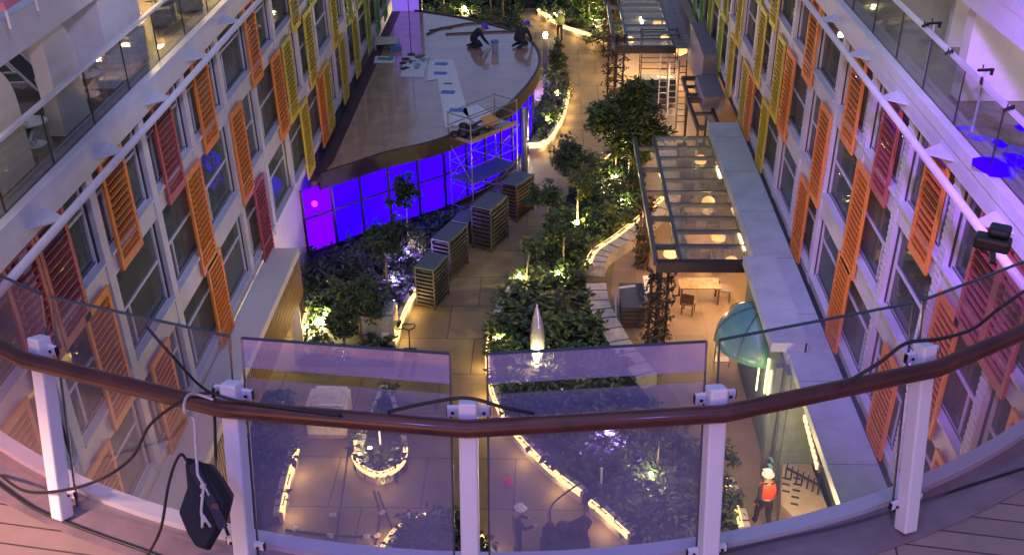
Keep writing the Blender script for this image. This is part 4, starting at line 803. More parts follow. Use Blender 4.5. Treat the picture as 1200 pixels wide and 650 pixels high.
# ------------------------------------------------------------------ crate racks, pallets
def rack(p, rz, label, w=0.72, d=1.15, h=1.68, dark=False):
    t = thing('crate_rack', label, 'rack', p, 'slatted crate racks along the path'); t.rotation_euler.z = rz
    n = 9; T = MB(); Q = MB()
    for sx in (-1, 1):
        for sy in (-1, 1): Q.box(sx * w / 2 - 0.03, sx * w / 2 + 0.03, sy * d / 2 - 0.03, sy * d / 2 + 0.03, 0.05, h)
    for i in range(n):
        z = 0.16 + (h - 0.25) * i / n
        for sy in (-1, 1): Q.box(-w / 2 + 0.03, w / 2 - 0.03, sy * d / 2 - 0.022, sy * d / 2 + 0.022, z, z + 0.055)
        for sx in (-1, 1): Q.box(sx * w / 2 - 0.022, sx * w / 2 + 0.022, -d / 2 + 0.03, d / 2 - 0.03, z, z + 0.055)
        T.box(-w / 2 + 0.05, w / 2 - 0.05, -d / 2 + 0.05, d / 2 - 0.05, z + 0.01, z + 0.035)
    T.box(-w * 0.42, w * 0.42, -d * 0.44, d * 0.44, 0.2, h - 0.1); K = MB(); K.box(-w / 2 - 0.02, w / 2 + 0.02, -d / 2 - 0.02, d / 2 + 0.02, h + 0.002, h + 0.05)
    for nm, mb, mt in (('slat_frame', Q, RACKM if not dark else TIMBERD), ('tray', T, TRAYM), ('cover_sheet', K, GREYTOP)):
        o = mb.build(nm, mt); o.parent = t
    return t
rack(P(507, 358, 0) + Vector((0, 0.3, 0)), -0.35, 'front crate rack at the lit wall beside the path')
rack(P(529, 318, 0), -0.40, 'second crate rack just behind the front one', h=1.7, d=1.45)
rack(P(575, 285, 0), -0.45, 'tall third crate rack by itself in the middle of the path', h=1.9, d=1.4, w=0.85)
rack(P(607, 252, 0), -0.55, 'dark farthest crate rack under the scaffold end', h=1.7, d=1.3, dark=True)
rack(P(548, 286, 0) + Vector((-0.1, 0.2, 0)), -0.4, 'low pale crate stack hidden behind the second rack', h=1.1, d=0.9, w=0.7)
t = thing('wrapped_pallet', 'pallet load wrapped in grey plastic beside the round bushy tree', 'pallet', P(446, 405, 0)); b = P(446, 405, 0) + Vector((0, 0.3, 0))
m = MB(); m.obox(b + Vector((0, 0, 0.72)), 0.56, 0.50, 0.58); m.obox(b + Vector((0.02, 0.05, 1.36)), 0.5, 0.42, 0.06); o = m.build('wrapped_load', WRAP, t); bv = o.modifiers.new('b', 'BEVEL'); bv.width = 0.05; bv.segments = 2
m = MB(); m.obox(b + Vector((0, 0, 0.12)), 0.58, 0.52, 0.02)
for dx in (-0.5, 0, 0.5): m.obox(b + Vector((dx, 0, 0.055)), 0.05, 0.5, 0.05)
m.build('pallet', TIMBER, t); m = MB(); m.obox(b + Vector((0.25, -0.506, 0.6)), 0.14, 0.003, 0.1); m.build('paper_label', PAPER, t)
m = MB(); m.obox(b + Vector((-0.2, -0.507, 0.45)), 0.03, 0.003, 0.25, rz=0); m.build('tape_strip', WHITE, t)
t = thing('pallet_truck', 'black hand pallet truck with loop handle next to the wrapped pallet', 'pallet truck', P(482, 412, 0)); b = P(481, 418, 0)
m = MB(); m.tube([b + Vector((0, 0, 0.15)), b + Vector((0, 0.10, 1.05))], 0.025, 7); m.tube(smooth_line([b + Vector((0, .1, 1.02)), b + Vector((-.2, .11, 1.14)), b + Vector((-.17, .13, 1.28)), b + Vector((0, .13, 1.24)), b + Vector((.17, .13, 1.28)), b + Vector((.2, .11, 1.14)), b + Vector((0, .1, 1.02))], 4), 0.022, 6); m.build('handle', RUBBER, t)
m = MB(); m.box(b.x - 0.28, b.x - 0.12, b.y - 0.1, b.y - 1.2, 0.06, 0.12); m.box(b.x + 0.12, b.x + 0.28, b.y - 1.2, b.y - 0.1, 0.06, 0.12); m.obox(b + Vector((0, 0, 0.2)), 0.22, 0.1, 0.12); m.build('fork', DARKST, t)
m = MB(); m.tube([b + Vector((-0.08, 0.02, 0.09)), b + Vector((0.08, 0.02, 0.09))], 0.085, 12); m.build('wheel', RUBBER, t)
t = thing('wrapped_stack', 'big white plastic covered stack seen below the veiled pane rail', 'stack', P(388, 505, 0)); b = P(388, 500, 0)
m = MB(); m.obox(b + Vector((0, 0, 0.6)), 0.62, 0.55, 0.5); m.obox(b + Vector((0.05, 0.05, 1.15)), 0.5, 0.45, 0.07); o = m.build('cover', WRAPW, t); bv = o.modifiers.new('b', 'BEVEL'); bv.width = 0.06; bv.segments = 3
m = MB(); m.obox(b + Vector((0, 0, 0.06)), 0.63, 0.56, 0.05); m.build('pallet', TIMBER, t)
# silver flame sculpture
t = thing('sculpture', 'tall silver leaf shaped sculpture lit yellow at its foot', 'sculpture', P(629, 425, 0.3)); b = P(629, 424, 0.3)
m = MB(); n = 18; prof = [(0.16, 0), (0.19, 0.25), (0.235, 0.55), (0.255, 0.85), (0.225, 1.25), (0.15, 1.7), (0.07, 2.05), (0.004, 2.3)]; v = []
for r, z in prof:
    for j in range(n): a = 6.2832 * j / n; v.append(b + Vector((r * math.cos(a) * (1 + 0.12 * math.cos(3 * a)), r * 0.55 * math.sin(a), z)))
m.add(v, [(i * n + j, i * n + (j + 1) % n, (i + 1) * n + (j + 1) % n, (i + 1) * n + j) for i in range(len(prof) - 1) for j in range(n)]); m.build('metal_leaf', SILVER, t, smooth=True)
m = MB(); m.lathe(b + Vector((0, 0, -0.28)), [(0.3, 0), (0.3, 0.24), (0.2, 0.3)], 16); m.build('plinth', WALLW, t)
m = MB(); m.lathe(b + Vector((0, 0, -0.02)), [(0.34, 0.0), (0.36, 0.5), (0.36, 0.52), (0.33, 0.5)], 20); m.build('glass_ring', BALU, t, smooth=True)
m = MB(); m.lathe(b + Vector((0, -0.3, 0.03)), [(0.07, 0), (0.07, 0.04), (0.001, 0.05)], 10); m.build('foot_lamp', LEDY, t)

# ------------------------------------------------------------------ glass pergolas on the terrace
def pergola(x0, x1, xo, ya, yb, n, label, z=3.3):
    t = thing('glass_pergola', label, 'pergola', ((x0 + x1) / 2, (ya + yb) / 2, 0)); st = (yb - ya) / n
    for i in range(n):
        m = MB(); y = ya + i * st; m.box(x0 + 0.06, x1 - 0.06, y + 0.045, y + st - 0.045, z + 0.0, z + 0.02); m.build('glass_sheet', PERG, t)
    for i in range(n + 1): m = MB(); y = ya + i * st; m.box(x0 + 0.061, x1 - 0.061, y - 0.04, y + 0.04, z - 0.12, z + 0.04); m.build('crossbar', GREYFR, t)
    m = MB(); m.box(x0 - 0.06, x0 + 0.06, ya, yb, z - 0.17, z + 0.06); m.box(x1 - 0.06, x1 + 0.06, ya, yb, z - 0.17, z + 0.06); m.box(xo - 0.07, xo + 0.07, ya, yb, z - 0.2, z + 0.05)
    for k in range(5): y = ya + (yb - ya) * (k + 0.5) / 5; m.box(xo + 0.07, x0 - 0.06, y - 0.06, y + 0.06, z - 0.16, z + 0.02)
    m.build('side_beam', GREYFR, t)
    m = MB(); m.box(xo, x1 + 0.06, ya - 0.30, ya - 0.045, z - 0.28, z + 0.08); m.build('front_beam', DARKST, t)
    return t
pergola(4.3, 6.62, 3.5, 29.2, 39.5, 10, 'near glass pergola with orange pendant lamps under its panes')
pergola(3.98, 6.35, 3.3, 51.4, 66, 12, 'far glass pergola at the top of the view with violet reflections')
m = MB(); m.box(6.40, 7.65, 51.0, 66.0, 3.3, 3.34, 1)
for i in range(60):
    y = 51.1 + i * 0.245; m.bar((6.42, y, 3.36), (7.62, y + 0.2, 3.36), 0.05, 0.03); m.bar((7.62, y, 3.362), (6.42, y + 0.2, 3.362), 0.05, 0.03)
tag(m.build('lattice_roof', [STEEL, WRAP], loc=(7, 51, 3.3)), 'grey woven lattice roof strip beside the far pergola', 'lattice roof')
m = MB(); m.box(7.0, 7.70, 45.5, 50.6, 2.9, 4.8); m.box(6.7, 7.66, 42.5, 45.4, 3.2, 3.9); tag(m.build('roof_box', mat('lilac_grey_panel', (0.20, 0.19, 0.23), 0.5, var=0.08), loc=(7, 46, 3)), 'grey box shaped roof unit against the block between the pergolas', 'roof unit')
def small_frame(px, lab, z=3.3):
    q = [P(x, y, z) for x, y in px]; t = thing('canopy_frame', lab, 'canopy', q[0] * 1.0)
    m = MB()
    for i in range(4): m.bar(q[i], q[(i + 1) % 4], 0.14, 0.2)
    m.bar(q[0].lerp(q[3], 0.5), q[1].lerp(q[2], 0.5), 0.12, 0.14); m.build('frame', DARKST, t)
    m = MB(); m.slab([q[0].lerp(q[1], .5), q[1], q[2], q[3].lerp(q[2], .5)], 0.02); m.build('glass_sheet', PERG, t)
    m = MB()
    for p in q[:2]: m.bar((p.x, p.y, 0.01), (p.x, p.y, z - .1), 0.1)
    m.build('post', DARKST, t); return t
small_frame([(818, 150), (843, 150), (830, 118), (806, 118)], 'small dark framed canopy with pinkish floor beside the near pergola end')
small_frame([(806, 112), (830, 112), (822, 92), (800, 92)], 'small dark framed canopy behind the first small canopy')
m = MB(); q = [P(x, y, 0.5) for x, y in ((1, 1),)]
# pendant lamps (each hangs from the pergola)
for i, (px, py, zz) in enumerate(((821, 188, 2.2), (830, 237, 2.2), (842, 278, 2.2), (857, 308, 2.1), (786, 297, 2.2), (800, 60, 2.2), (796, 46, 2.2), (738, 48, 1.9), (779, 46, 2.1), (770, 28, 2.2), (782, 28, 2.2), (795, 62, 2.1))):
    p = P(px, py, zz); t = thing('pendant_lamp', ['orange pendant lamp under the second pergola pane from the far end', 'orange pendant lamp halfway along the near pergola', 'orange pendant lamp under the third pane from the near end', 'round orange pendant lamp under the nearest pergola pane', 'orange pendant lamp hanging just outside the near pergola side', 'pendant lamp below the right corner of the far pergola', 'pendant lamp at the right of the far pergola front', 'pendant lamp beside the far vine post', 'pendant lamp in the middle of the far pergola front', 'pendant lamp deeper under the far pergola to the left', 'pendant lamp deeper under the far pergola to the right', 'pendant lamp beside the scaffold under the far pergola'][i], 'lamp', p, 'orange pendant lamps of the pergolas')
    m = MB(); m.lathe(p, [(0.24, -0.08), (0.26, 0.0), (0.22, 0.14), (0.10, 0.23), (0.03, 0.25)], 14); m.build('lamp_shade', PEND, t, smooth=True); m = MB(); m.tube([p + Vector((0, 0, 0.25)), (p.x, p.y, 3.28)], 0.012, 5); m.build('cord', RUBBER, t)
    if i < 5 or i in (7,): lamp('POINT', p + Vector((0, 0, -0.3)), 55, (1.0, 0.55, 0.22), 0.2)
    elif i in (8, 5): lamp('POINT', p + Vector((0, 0, -0.3)), 110, (1.0, 0.6, 0.28), 0.2)
# vine-wrapped posts
def vine_post(px, py, h, w, label, seed):
    b = P(px, py, 0); r2 = random.Random(seed); t = thing('vine_post', label, 'post', b)
    m = MB()
    for dx in (-w / 2, w / 2): m.bar(b + Vector((dx, 0, 0)), b + Vector((dx, 0, h)), 0.09)
    m.bar(b + Vector((0, 0.05, 0)), b + Vector((0, 0.05, h)), 0.16)
    for i in range(5): z = h * (i + 0.5) / 5; m.bar(b + Vector((-w / 2, 0, z)), b + Vector((w / 2, 0, z)), 0.05)
    m.build('post_frame', DARKST if seed != 62 else TIMBERD, t); v = MB()
    for k in range(5):
        a0 = r2.uniform(0, 6.28); pts = []
        for i in range(18): z = h * i / 17; a = a0 + i * 0.75; pts.append(b + Vector((w * 0.62 * math.cos(a) + r2.uniform(-.05, .05), 0.14 * math.sin(a) + r2.uniform(-.04, .04), z)))
        v.tube(pts, [0.035 - 0.0012 * i for i in range(18)], 5)
    v.build('vine_stem', BARK, t)
    f = MB()
    for i in range(110): clump(f, b + Vector((r2.choice((-1, 1)) * w * r2.uniform(0.1, 0.85), r2.uniform(-.2, .2), h * r2.uniform(0.03, 1))), 0.14, 9, 0.14, r2, [0, 0, 5])
    f.build('vine_leaves', LM + [TIMBERD], t)
vine_post(768, 402, 2.9, 0.55, 'tall dark vine wrapped post standing behind the slate blue counter', 61)
vine_post(753, 314, 3.1, 0.35, 'dark vine post at the outer corner of the near pergola', 62)
vine_post(720, 117, 3.6, 0.8, 'wide vine wrapped post beside the path below the far pergola', 63)
vine_post(713, 66, 3.4, 0.6, 'far vine wrapped post at the lit wall end', 64)
# ladder / scaffold between pergolas
t = thing('scaffold_tower', 'thin dark scaffold with a black control box in front of the far pergola', 'scaffold', P(770, 112, 0)); b = P(769, 112, 0)
for dx in (-0.95, 0.95):
    for dy in (-0.5, 0.5): m = MB(); m.tube([b + Vector((dx, dy, 0)), b + Vector((dx, dy, 3.6))], 0.03, 6); m.build('upright', DARKST, t)
for z in (0.9, 1.7, 2.3, 2.9, 3.5):
    for dy in (-0.5, 0.5): m = MB(); m.tube([b + Vector((-0.95, dy, z)), b + Vector((0.95, dy, z))], 0.025, 6); m.build('guard_rail', DARKST, t)
    for dx in (-0.95, 0.95): m = MB(); m.tube([b + Vector((dx, -0.5, z)), b + Vector((dx, 0.5, z))], 0.025, 6); m.build('ledger', DARKST, t)
m = MB(); m.tube([b + Vector((-0.95, -.5, 0.2)), b + Vector((-2.9, -1, 2.9))], 0.02, 5); m.build('brace', DARKST, t)
m = MB(); m.obox(b + Vector((0.1, 0, 0.55)), 0.95, 0.45, 0.5); o = m.build('control_box', BLUEBIN, t); m = MB(); m.obox(b + Vector((0.4, -0.08, 1.06)), 0.4, 0.25, 0.01); m.build('paper_label', PAPER, t)
for i, (px, py) in enumerate(((786, 150), (797, 150), (776, 130))):
    b = P(px, py, 0); m = MB()
    for dx in (-0.22, 0.22): m.bar(b + Vector((dx, 0, 0)), b + Vector((dx * 0.8, 0.75, 3.3)), 0.06)
    for k in range(10): z = 0.3 + k * 0.3; m.bar(b + Vector((-0.21, 0.75 * z / 3.3, z)), b + Vector((0.21, 0.75 * z / 3.3, z)), 0.04)
    tag(m.build('ladder', [STEEL, TIMBERD, STEEL][i], loc=b), ['pale grey ladder leaning between the broad tree and the small canopy', 'timber ladder right of the pale grey ladder', 'grey ladder half hidden behind the broad tree'][i], 'ladder')

# ------------------------------------------------------------------ terrace furniture
def dining(px, py, w, d, label, mt=TIMBER, rz=0.0, h=0.75):
    b = P(px, py, 0); t = thing('dining_table', label, 'table', b); t.rotation_euler.z = rz
    m = MB(); m.box(-w / 2, w / 2, -d / 2, d / 2, h - 0.05, h); o = m.build('table_top', mt); o.parent = t
    for sx in (-1, 1):
        for sy in (-1, 1): m = MB(); m.bar((sx * (w / 2 - .08), sy * (d / 2 - .08), 0.005), (sx * (w / 2 - .08), sy * (d / 2 - .08), h - .055), 0.06); o = m.build('leg', TIMBERD); o.parent = t
    return t
def chair(loc, rz, label, group, mt=TIMBERD):
    t = thing('dining_chair', label, 'chair', loc, group); t.rotation_euler.z = rz; B = []
    m = MB(); m.box(-.22, .22, -.22, .22, .42, .47); B.append(('seat', m, CUSH)); m = MB(); m.box(-.22, .22, .2, .24, .5, .9); B.append(('backrest', m, mt))
    for sx in (-1, 1):
        for sy in (-1, 1): m = MB(); m.bar((sx * .19, sy * .19, 0.005), (sx * .19, sy * .19, .415), 0.04); B.append(('leg', m, mt))
    for nm, mb, mm in B: o = mb.build(nm, mm); o.parent = t
    return t
dining(818, 352, 1.5, 0.75, 'rustic timber table in the open in front of the near pergola', mat('worn_table_top', (0.36, 0.24, 0.16), 0.5, var=0.35, scale=6))
proto = None
CL = [('first', 'near')]
for i, (px, py) in enumerate(((822, 300), (818, 262), (840, 222), (812, 198))):
    dining(px, py, 1.3, 0.8, ['dining table under the nearest pergola pane', 'dining table under the third pane from the near end', 'dining table halfway along the near pergola', 'dining table under the far panes of the near pergola'][i])
    for k, (dx, dy, rz) in enumerate(((-0.45, 0.75, 0), (0.45, 0.75, 0), (-0.45, -0.75, math.pi), (0.45, -0.75, math.pi))):
        lab = 'dark chair %s' % ['under the nearest pergola pane', 'under the third pergola pane from the front', 'halfway along the near pergola', 'under the far panes of the near pergola'][i]
        c = P(px, py, 0) + Vector((dx, dy, 0))
        lab += ', ' + ['far left seat', 'far right seat', 'near left seat', 'near right seat'][k]
        if proto is None: proto = chair(c, rz, lab, 'dining chairs under the near pergola')
        else: copy_tree(proto, c, lab, rz)
copy_tree(proto, P(806, 366, 0), 'dark chair at the rustic table in the open', 2.8)
copy_tree(proto, P(848, 350, 0), 'dark chair beside the teal dome canopy', 1.4)
t = thing('counter', 'slate blue counter with slatted timber front and a white board at its side', 'counter', P(742, 385, 0)); b = P(741, 384, 0)
m = MB(); m.box(b.x - 0.42, b.x + 0.42, b.y - 0.1, b.y + 1.55, 0.75, 0.92); m.build('counter_top', BLUEBIN, t)
m = MB(); m.box(b.x - 0.38, b.x + 0.38, b.y, b.y + 1.5, 0.02, 0.745)
for k in range(4): m.box(b.x - 0.40, b.x + 0.40, b.y - 0.04, b.y - 0.002, 0.06 + k * 0.17, 0.17 + k * 0.17, 1)
m.build('body', [BLUEBIN, TIMBERD], t)
m = MB(); m.box(b.x + 0.44, b.x + 0.66, b.y + 0.4, b.y + 1.7, 0.02, 1.15); tag(m.build('board', WHITE2, loc=b), 'white board standing upright beside the slate blue counter', 'board')
m = MB(); c = P(735, 336, 0.93); m.obox(c, 0.3, 0.05, 0.02, rz=0.25); m.tube([c + Vector((-0.3, -0.05, 0)), c + Vector((-0.42, -0.2, -0.4)), c + Vector((-0.40, -0.9, -0.9))], 0.035, 6); tag(m.build('plastic_strip', WHITE, loc=c), 'white plastic strip hanging over the corner of the slate blue counter', 'plastic strip')
# teal dome awning with kiosk under it
t = thing('dome_canopy', 'teal green half dome canopy on the wall beside the pale blue ledge', 'canopy', P(872, 400, 2.6)); c = Vector((6.32, 25.5, 2.65))
m = MB(); n1, n2 = 14, 8; v = []; Rr, Hh = 1.22, 1.2
for j in range(n2 + 1):
    e = math.pi / 2 * j / n2
    for i in range(n1 + 1):
        a = math.pi / 2 + math.pi * i / n1; v.append(c + Vector((Rr * 1.1 * math.cos(a) * math.cos(e), 1.15 * Rr * math.sin(a) * math.cos(e), Hh * math.sin(e))))
m.add(v, [(j * (n1 + 1) + i, j * (n1 + 1) + i + 1, (j + 1) * (n1 + 1) + i + 1, (j + 1) * (n1 + 1) + i) for j in range(n2) for i in range(n1)]); o = m.build('shell', TEALM, t, smooth=True); sd = o.modifiers.new('solid', 'SOLIDIFY'); sd.thickness = 0.03
m = MB()
for i in (3, 7, 11):
    a = math.pi / 2 + math.pi * i / n1; m.tube([c + Vector((Rr * 1.125 * math.cos(a) * math.cos(e), 1.175 * Rr * math.sin(a) * math.cos(e), 1.02 * Hh * math.sin(e))) for e in [math.pi / 2 * j / 8 for j in range(9)]], 0.018, 5)
m.build('rib', GREYFR, t)
m = MB(); m.box(6.24, 6.28, 23.9, 23.96, 1.9, 3.1); m.box(6.10, 6.13, 24.3, 24.35, 1.7, 2.9); m.box(6.24, 6.28, 23.5, 23.54, 2.0, 3.0); tag(m.build('light_tube', LEDY, loc=(6.25, 23, 0.6)), 'yellow glowing light tubes on the green wall below the teal dome', 'light')
m = MB(); m.box(6.1, 6.28, 22.4, 22.62, 0.01, 3.9); tag(m.build('pilaster', MATS['green_grey_wall'], loc=(6.2, 22.5, 0)), 'green grey wall pilaster between the teal dome and the lit display', 'pilaster')
lamp('POINT', (5.4, 23.4, 2.0), 28, (1.0, 0.75, 0.35), 0.3)
t = thing('display_counter', 'beige lit display counter with black rail and slots beside the orange vest worker', 'counter', P(935, 580, 0))
q = [P(918, 515, 1.0), P(938, 512, 1.0), P(972, 600, 1.0), P(935, 610, 1.0), P(915, 590, 1.0)]
poly = [tuple(p.xy) for p in q]; m = MB(); m.prism(poly, 0.02, 1.0); m.build('counter_body', CONCR, t)
m = MB(); a, b = P(922, 548, 1.35), P(960, 568, 1.35); m.bar(a, b, 0.05); 
for k in range(7): p = a.lerp(b, k / 6); m.bar(p, p + Vector((0, 0, -0.33)), 0.035); m.bar(p, p + Vector((0.06, 0.16, 0.0)), 0.035)
m.build('rail', RUBBER, t); m = MB()
for x, y in ((921, 560), (921, 567), (921, 575), (934, 560), (934, 567), (933, 574), (932, 582), (931, 590)): m.obox(P(x, y, 1.006), 0.10, 0.035, 0.004, rz=-0.3)
m.build('slot', RUBBER, t)
m = MB()
for k in range(6): p = P(907 + k * 1.8, 560 - k * 8, 1.0); m.obox(p + Vector((-0.15, 0, -0.1)), 0.05, 0.14, 0.02, rz=0.3)
m.build('teal_tile', mat('pale_teal_tile', (0.30, 0.62, 0.60), 0.4, var=0.05), t)
t = thing('light_sign', 'vertical warm lit letter sign on the wall under the pale blue ledge', 'sign', (6.4, 19.6, 2.3)); a, b = P(945, 487, 2.9), P(961, 549, 2.9)
m = MB(); m.bar(a, b, 0.06, 0.30); m.build('sign_box', DARKST, t); m = MB()
for k in range(9):
    p = a.lerp(b, (k + 0.5) / 9) + Vector((-0.06, 0, 0)); m.obox(p, 0.02, 0.035, 0.10); m.obox(p + Vector((0, 0.05, 0.07 if k % 2 else -0.06)), 0.02, 0.05, 0.022); m.obox(p + Vector((0, 0.09, 0.0)), 0.02, 0.02, 0.05)
m.build('lit_letters', LEDW2, t)
lamp('POINT', (5.9, 18.8, 2.5), 130, (1.0, 0.66, 0.28), 0.3); lamp('POINT', (5.6, 20.6, 2.8), 50, (1.0, 0.66, 0.28), 0.3)
m = MB(); c = P(905, 480, 0); m.bar(P(915, 500, 1.6), P(903, 570, 1.0), 0.06); m.bar(P(915, 500, 1.6), P(920, 516, 1.5), 0.06); m.bar(P(915, 500, 1.6), (P(915, 500, 1.6).xy[0], P(915, 500, 1.6).xy[1], 0.01), 0.06); m.bar(P(903, 570, 1.0), (P(903, 570, 1.0).x, P(903, 570, 1.0).y, 0.01), 0.06); tag(m.build('handrail', GREYFR, loc=c), 'grey sloping handrail beside the lit display counter', 'handrail')
m = MB(); b = P(845, 430, 0); 
for z in (0.3, 0.7, 1.1, 1.5): m.box(b.x - 0.25, b.x + 0.25, b.y - 0.15, b.y + 0.15, z, z + 0.03)
for dx in (-0.25, 0.25): m.bar(b + Vector((dx, 0, 0)), b + Vector((dx, 0, 1.6)), 0.03)
tag(m.build('shelf_stand', STEEL, loc=b), 'narrow metal shelf stand below the teal dome canopy', 'shelf')
# red cloth, poles, bits on the ground
m = MB(); c = P(595, 564, 0.03); n = 6; v = [(c.x + 0.14 * (i - n / 2) / 3 + 0.02 * math.sin(i + j), c.y + 0.16 * (j - n / 2) / 3, 0.02 + 0.05 * abs(math.sin(i * 1.7 + j * 1.3))) for j in range(n + 1) for i in range(n + 1)]
m.add(v, [(j * (n + 1) + i, j * (n + 1) + i + 1, (j + 1) * (n + 1) + i + 1, (j + 1) * (n + 1) + i) for j in range(n) for i in range(n)]); o = m.build('cloth', mat('red_cloth', (0.75, 0.05, 0.05), 0.8, var=0.1), loc=(c.x, c.y, 0.01)); tag(o, 'crumpled red cloth dropped on the path beside the lit planter wall', 'cloth')
for i, (pts, lab) in enumerate((([(392, 645), (398, 600), (404, 560), (408, 528)], 'black hose line running along the path left of the teardrop planter'), ([(335, 620), (395, 627), (440, 628)], 'black hose lying across the path at the foot of the veiled pane'), ([(438, 574), (445, 600), (440, 640)], 'black hose from the teardrop tip towards the bottom'), ([(443, 575), (460, 620)], 'short dark hose ending at the round bed'))):
    cable([P(x, y, 0.025) for x, y in pts], 0.03, lab, name='hose', cat='hose')
for i, (x, y) in enumerate(((390, 604), (448, 601), (346, 620), (387, 628), (430, 629), (442, 628), (440, 643), (384, 638))):
    c = P(x, y, 0.02); m = MB(); m.obox(c + Vector((0, 0, 0.03)), 0.09, 0.05, 0.03, rz=i * 0.8); m.obox(c + Vector((0.03, 0, 0.07)), 0.04, 0.05, 0.012, rz=i * 0.8); tag(m.build('rubble_piece', WALLW, loc=c), ['pale block beside the long hose left of the teardrop', 'pale block right of the hose below the teardrop tip', 'pale block at the foot of the short lit wall', 'pale block where the hoses cross', 'pale block at the middle of the cross hose', 'pale block at the right end of the cross hose', 'lowest pale block near the round bed', 'small pale block just below the hose crossing'][i], 'block', 'pale blocks on the path')
for i, (x, y, h) in enumerate(((446, 520, 0.9), (481, 625, 0.7), (704, 575, 0.8), (464, 270 + 40, 0.6), (618, 160, 1.4))):  # the first stake stands in for a reflected lit bollard
    b = P(x, y, 0.3); m = MB(); m.tube([b, b + Vector((0, 0, h))], 0.03, 6); m.lathe(b + Vector((0, 0, h)), [(0.035, 0), (0.04, 0.05), (0.001, 0.07)], 8); tag(m.build('marker_stake', POSTW, loc=b), ['white stake for the lit bar mirrored over the teardrop planter', 'white stake at the rim of the round bed by the middle post', 'white stake by the pale leaved shrub under the veiled pane', 'white stake in the left bed beside the violet spotlight', 'tall white stake in the pavilion corner bed'][i], 'stake')
m = MB(); pts = [P(689, 655, 1.6), P(675, 655, 1.5)]

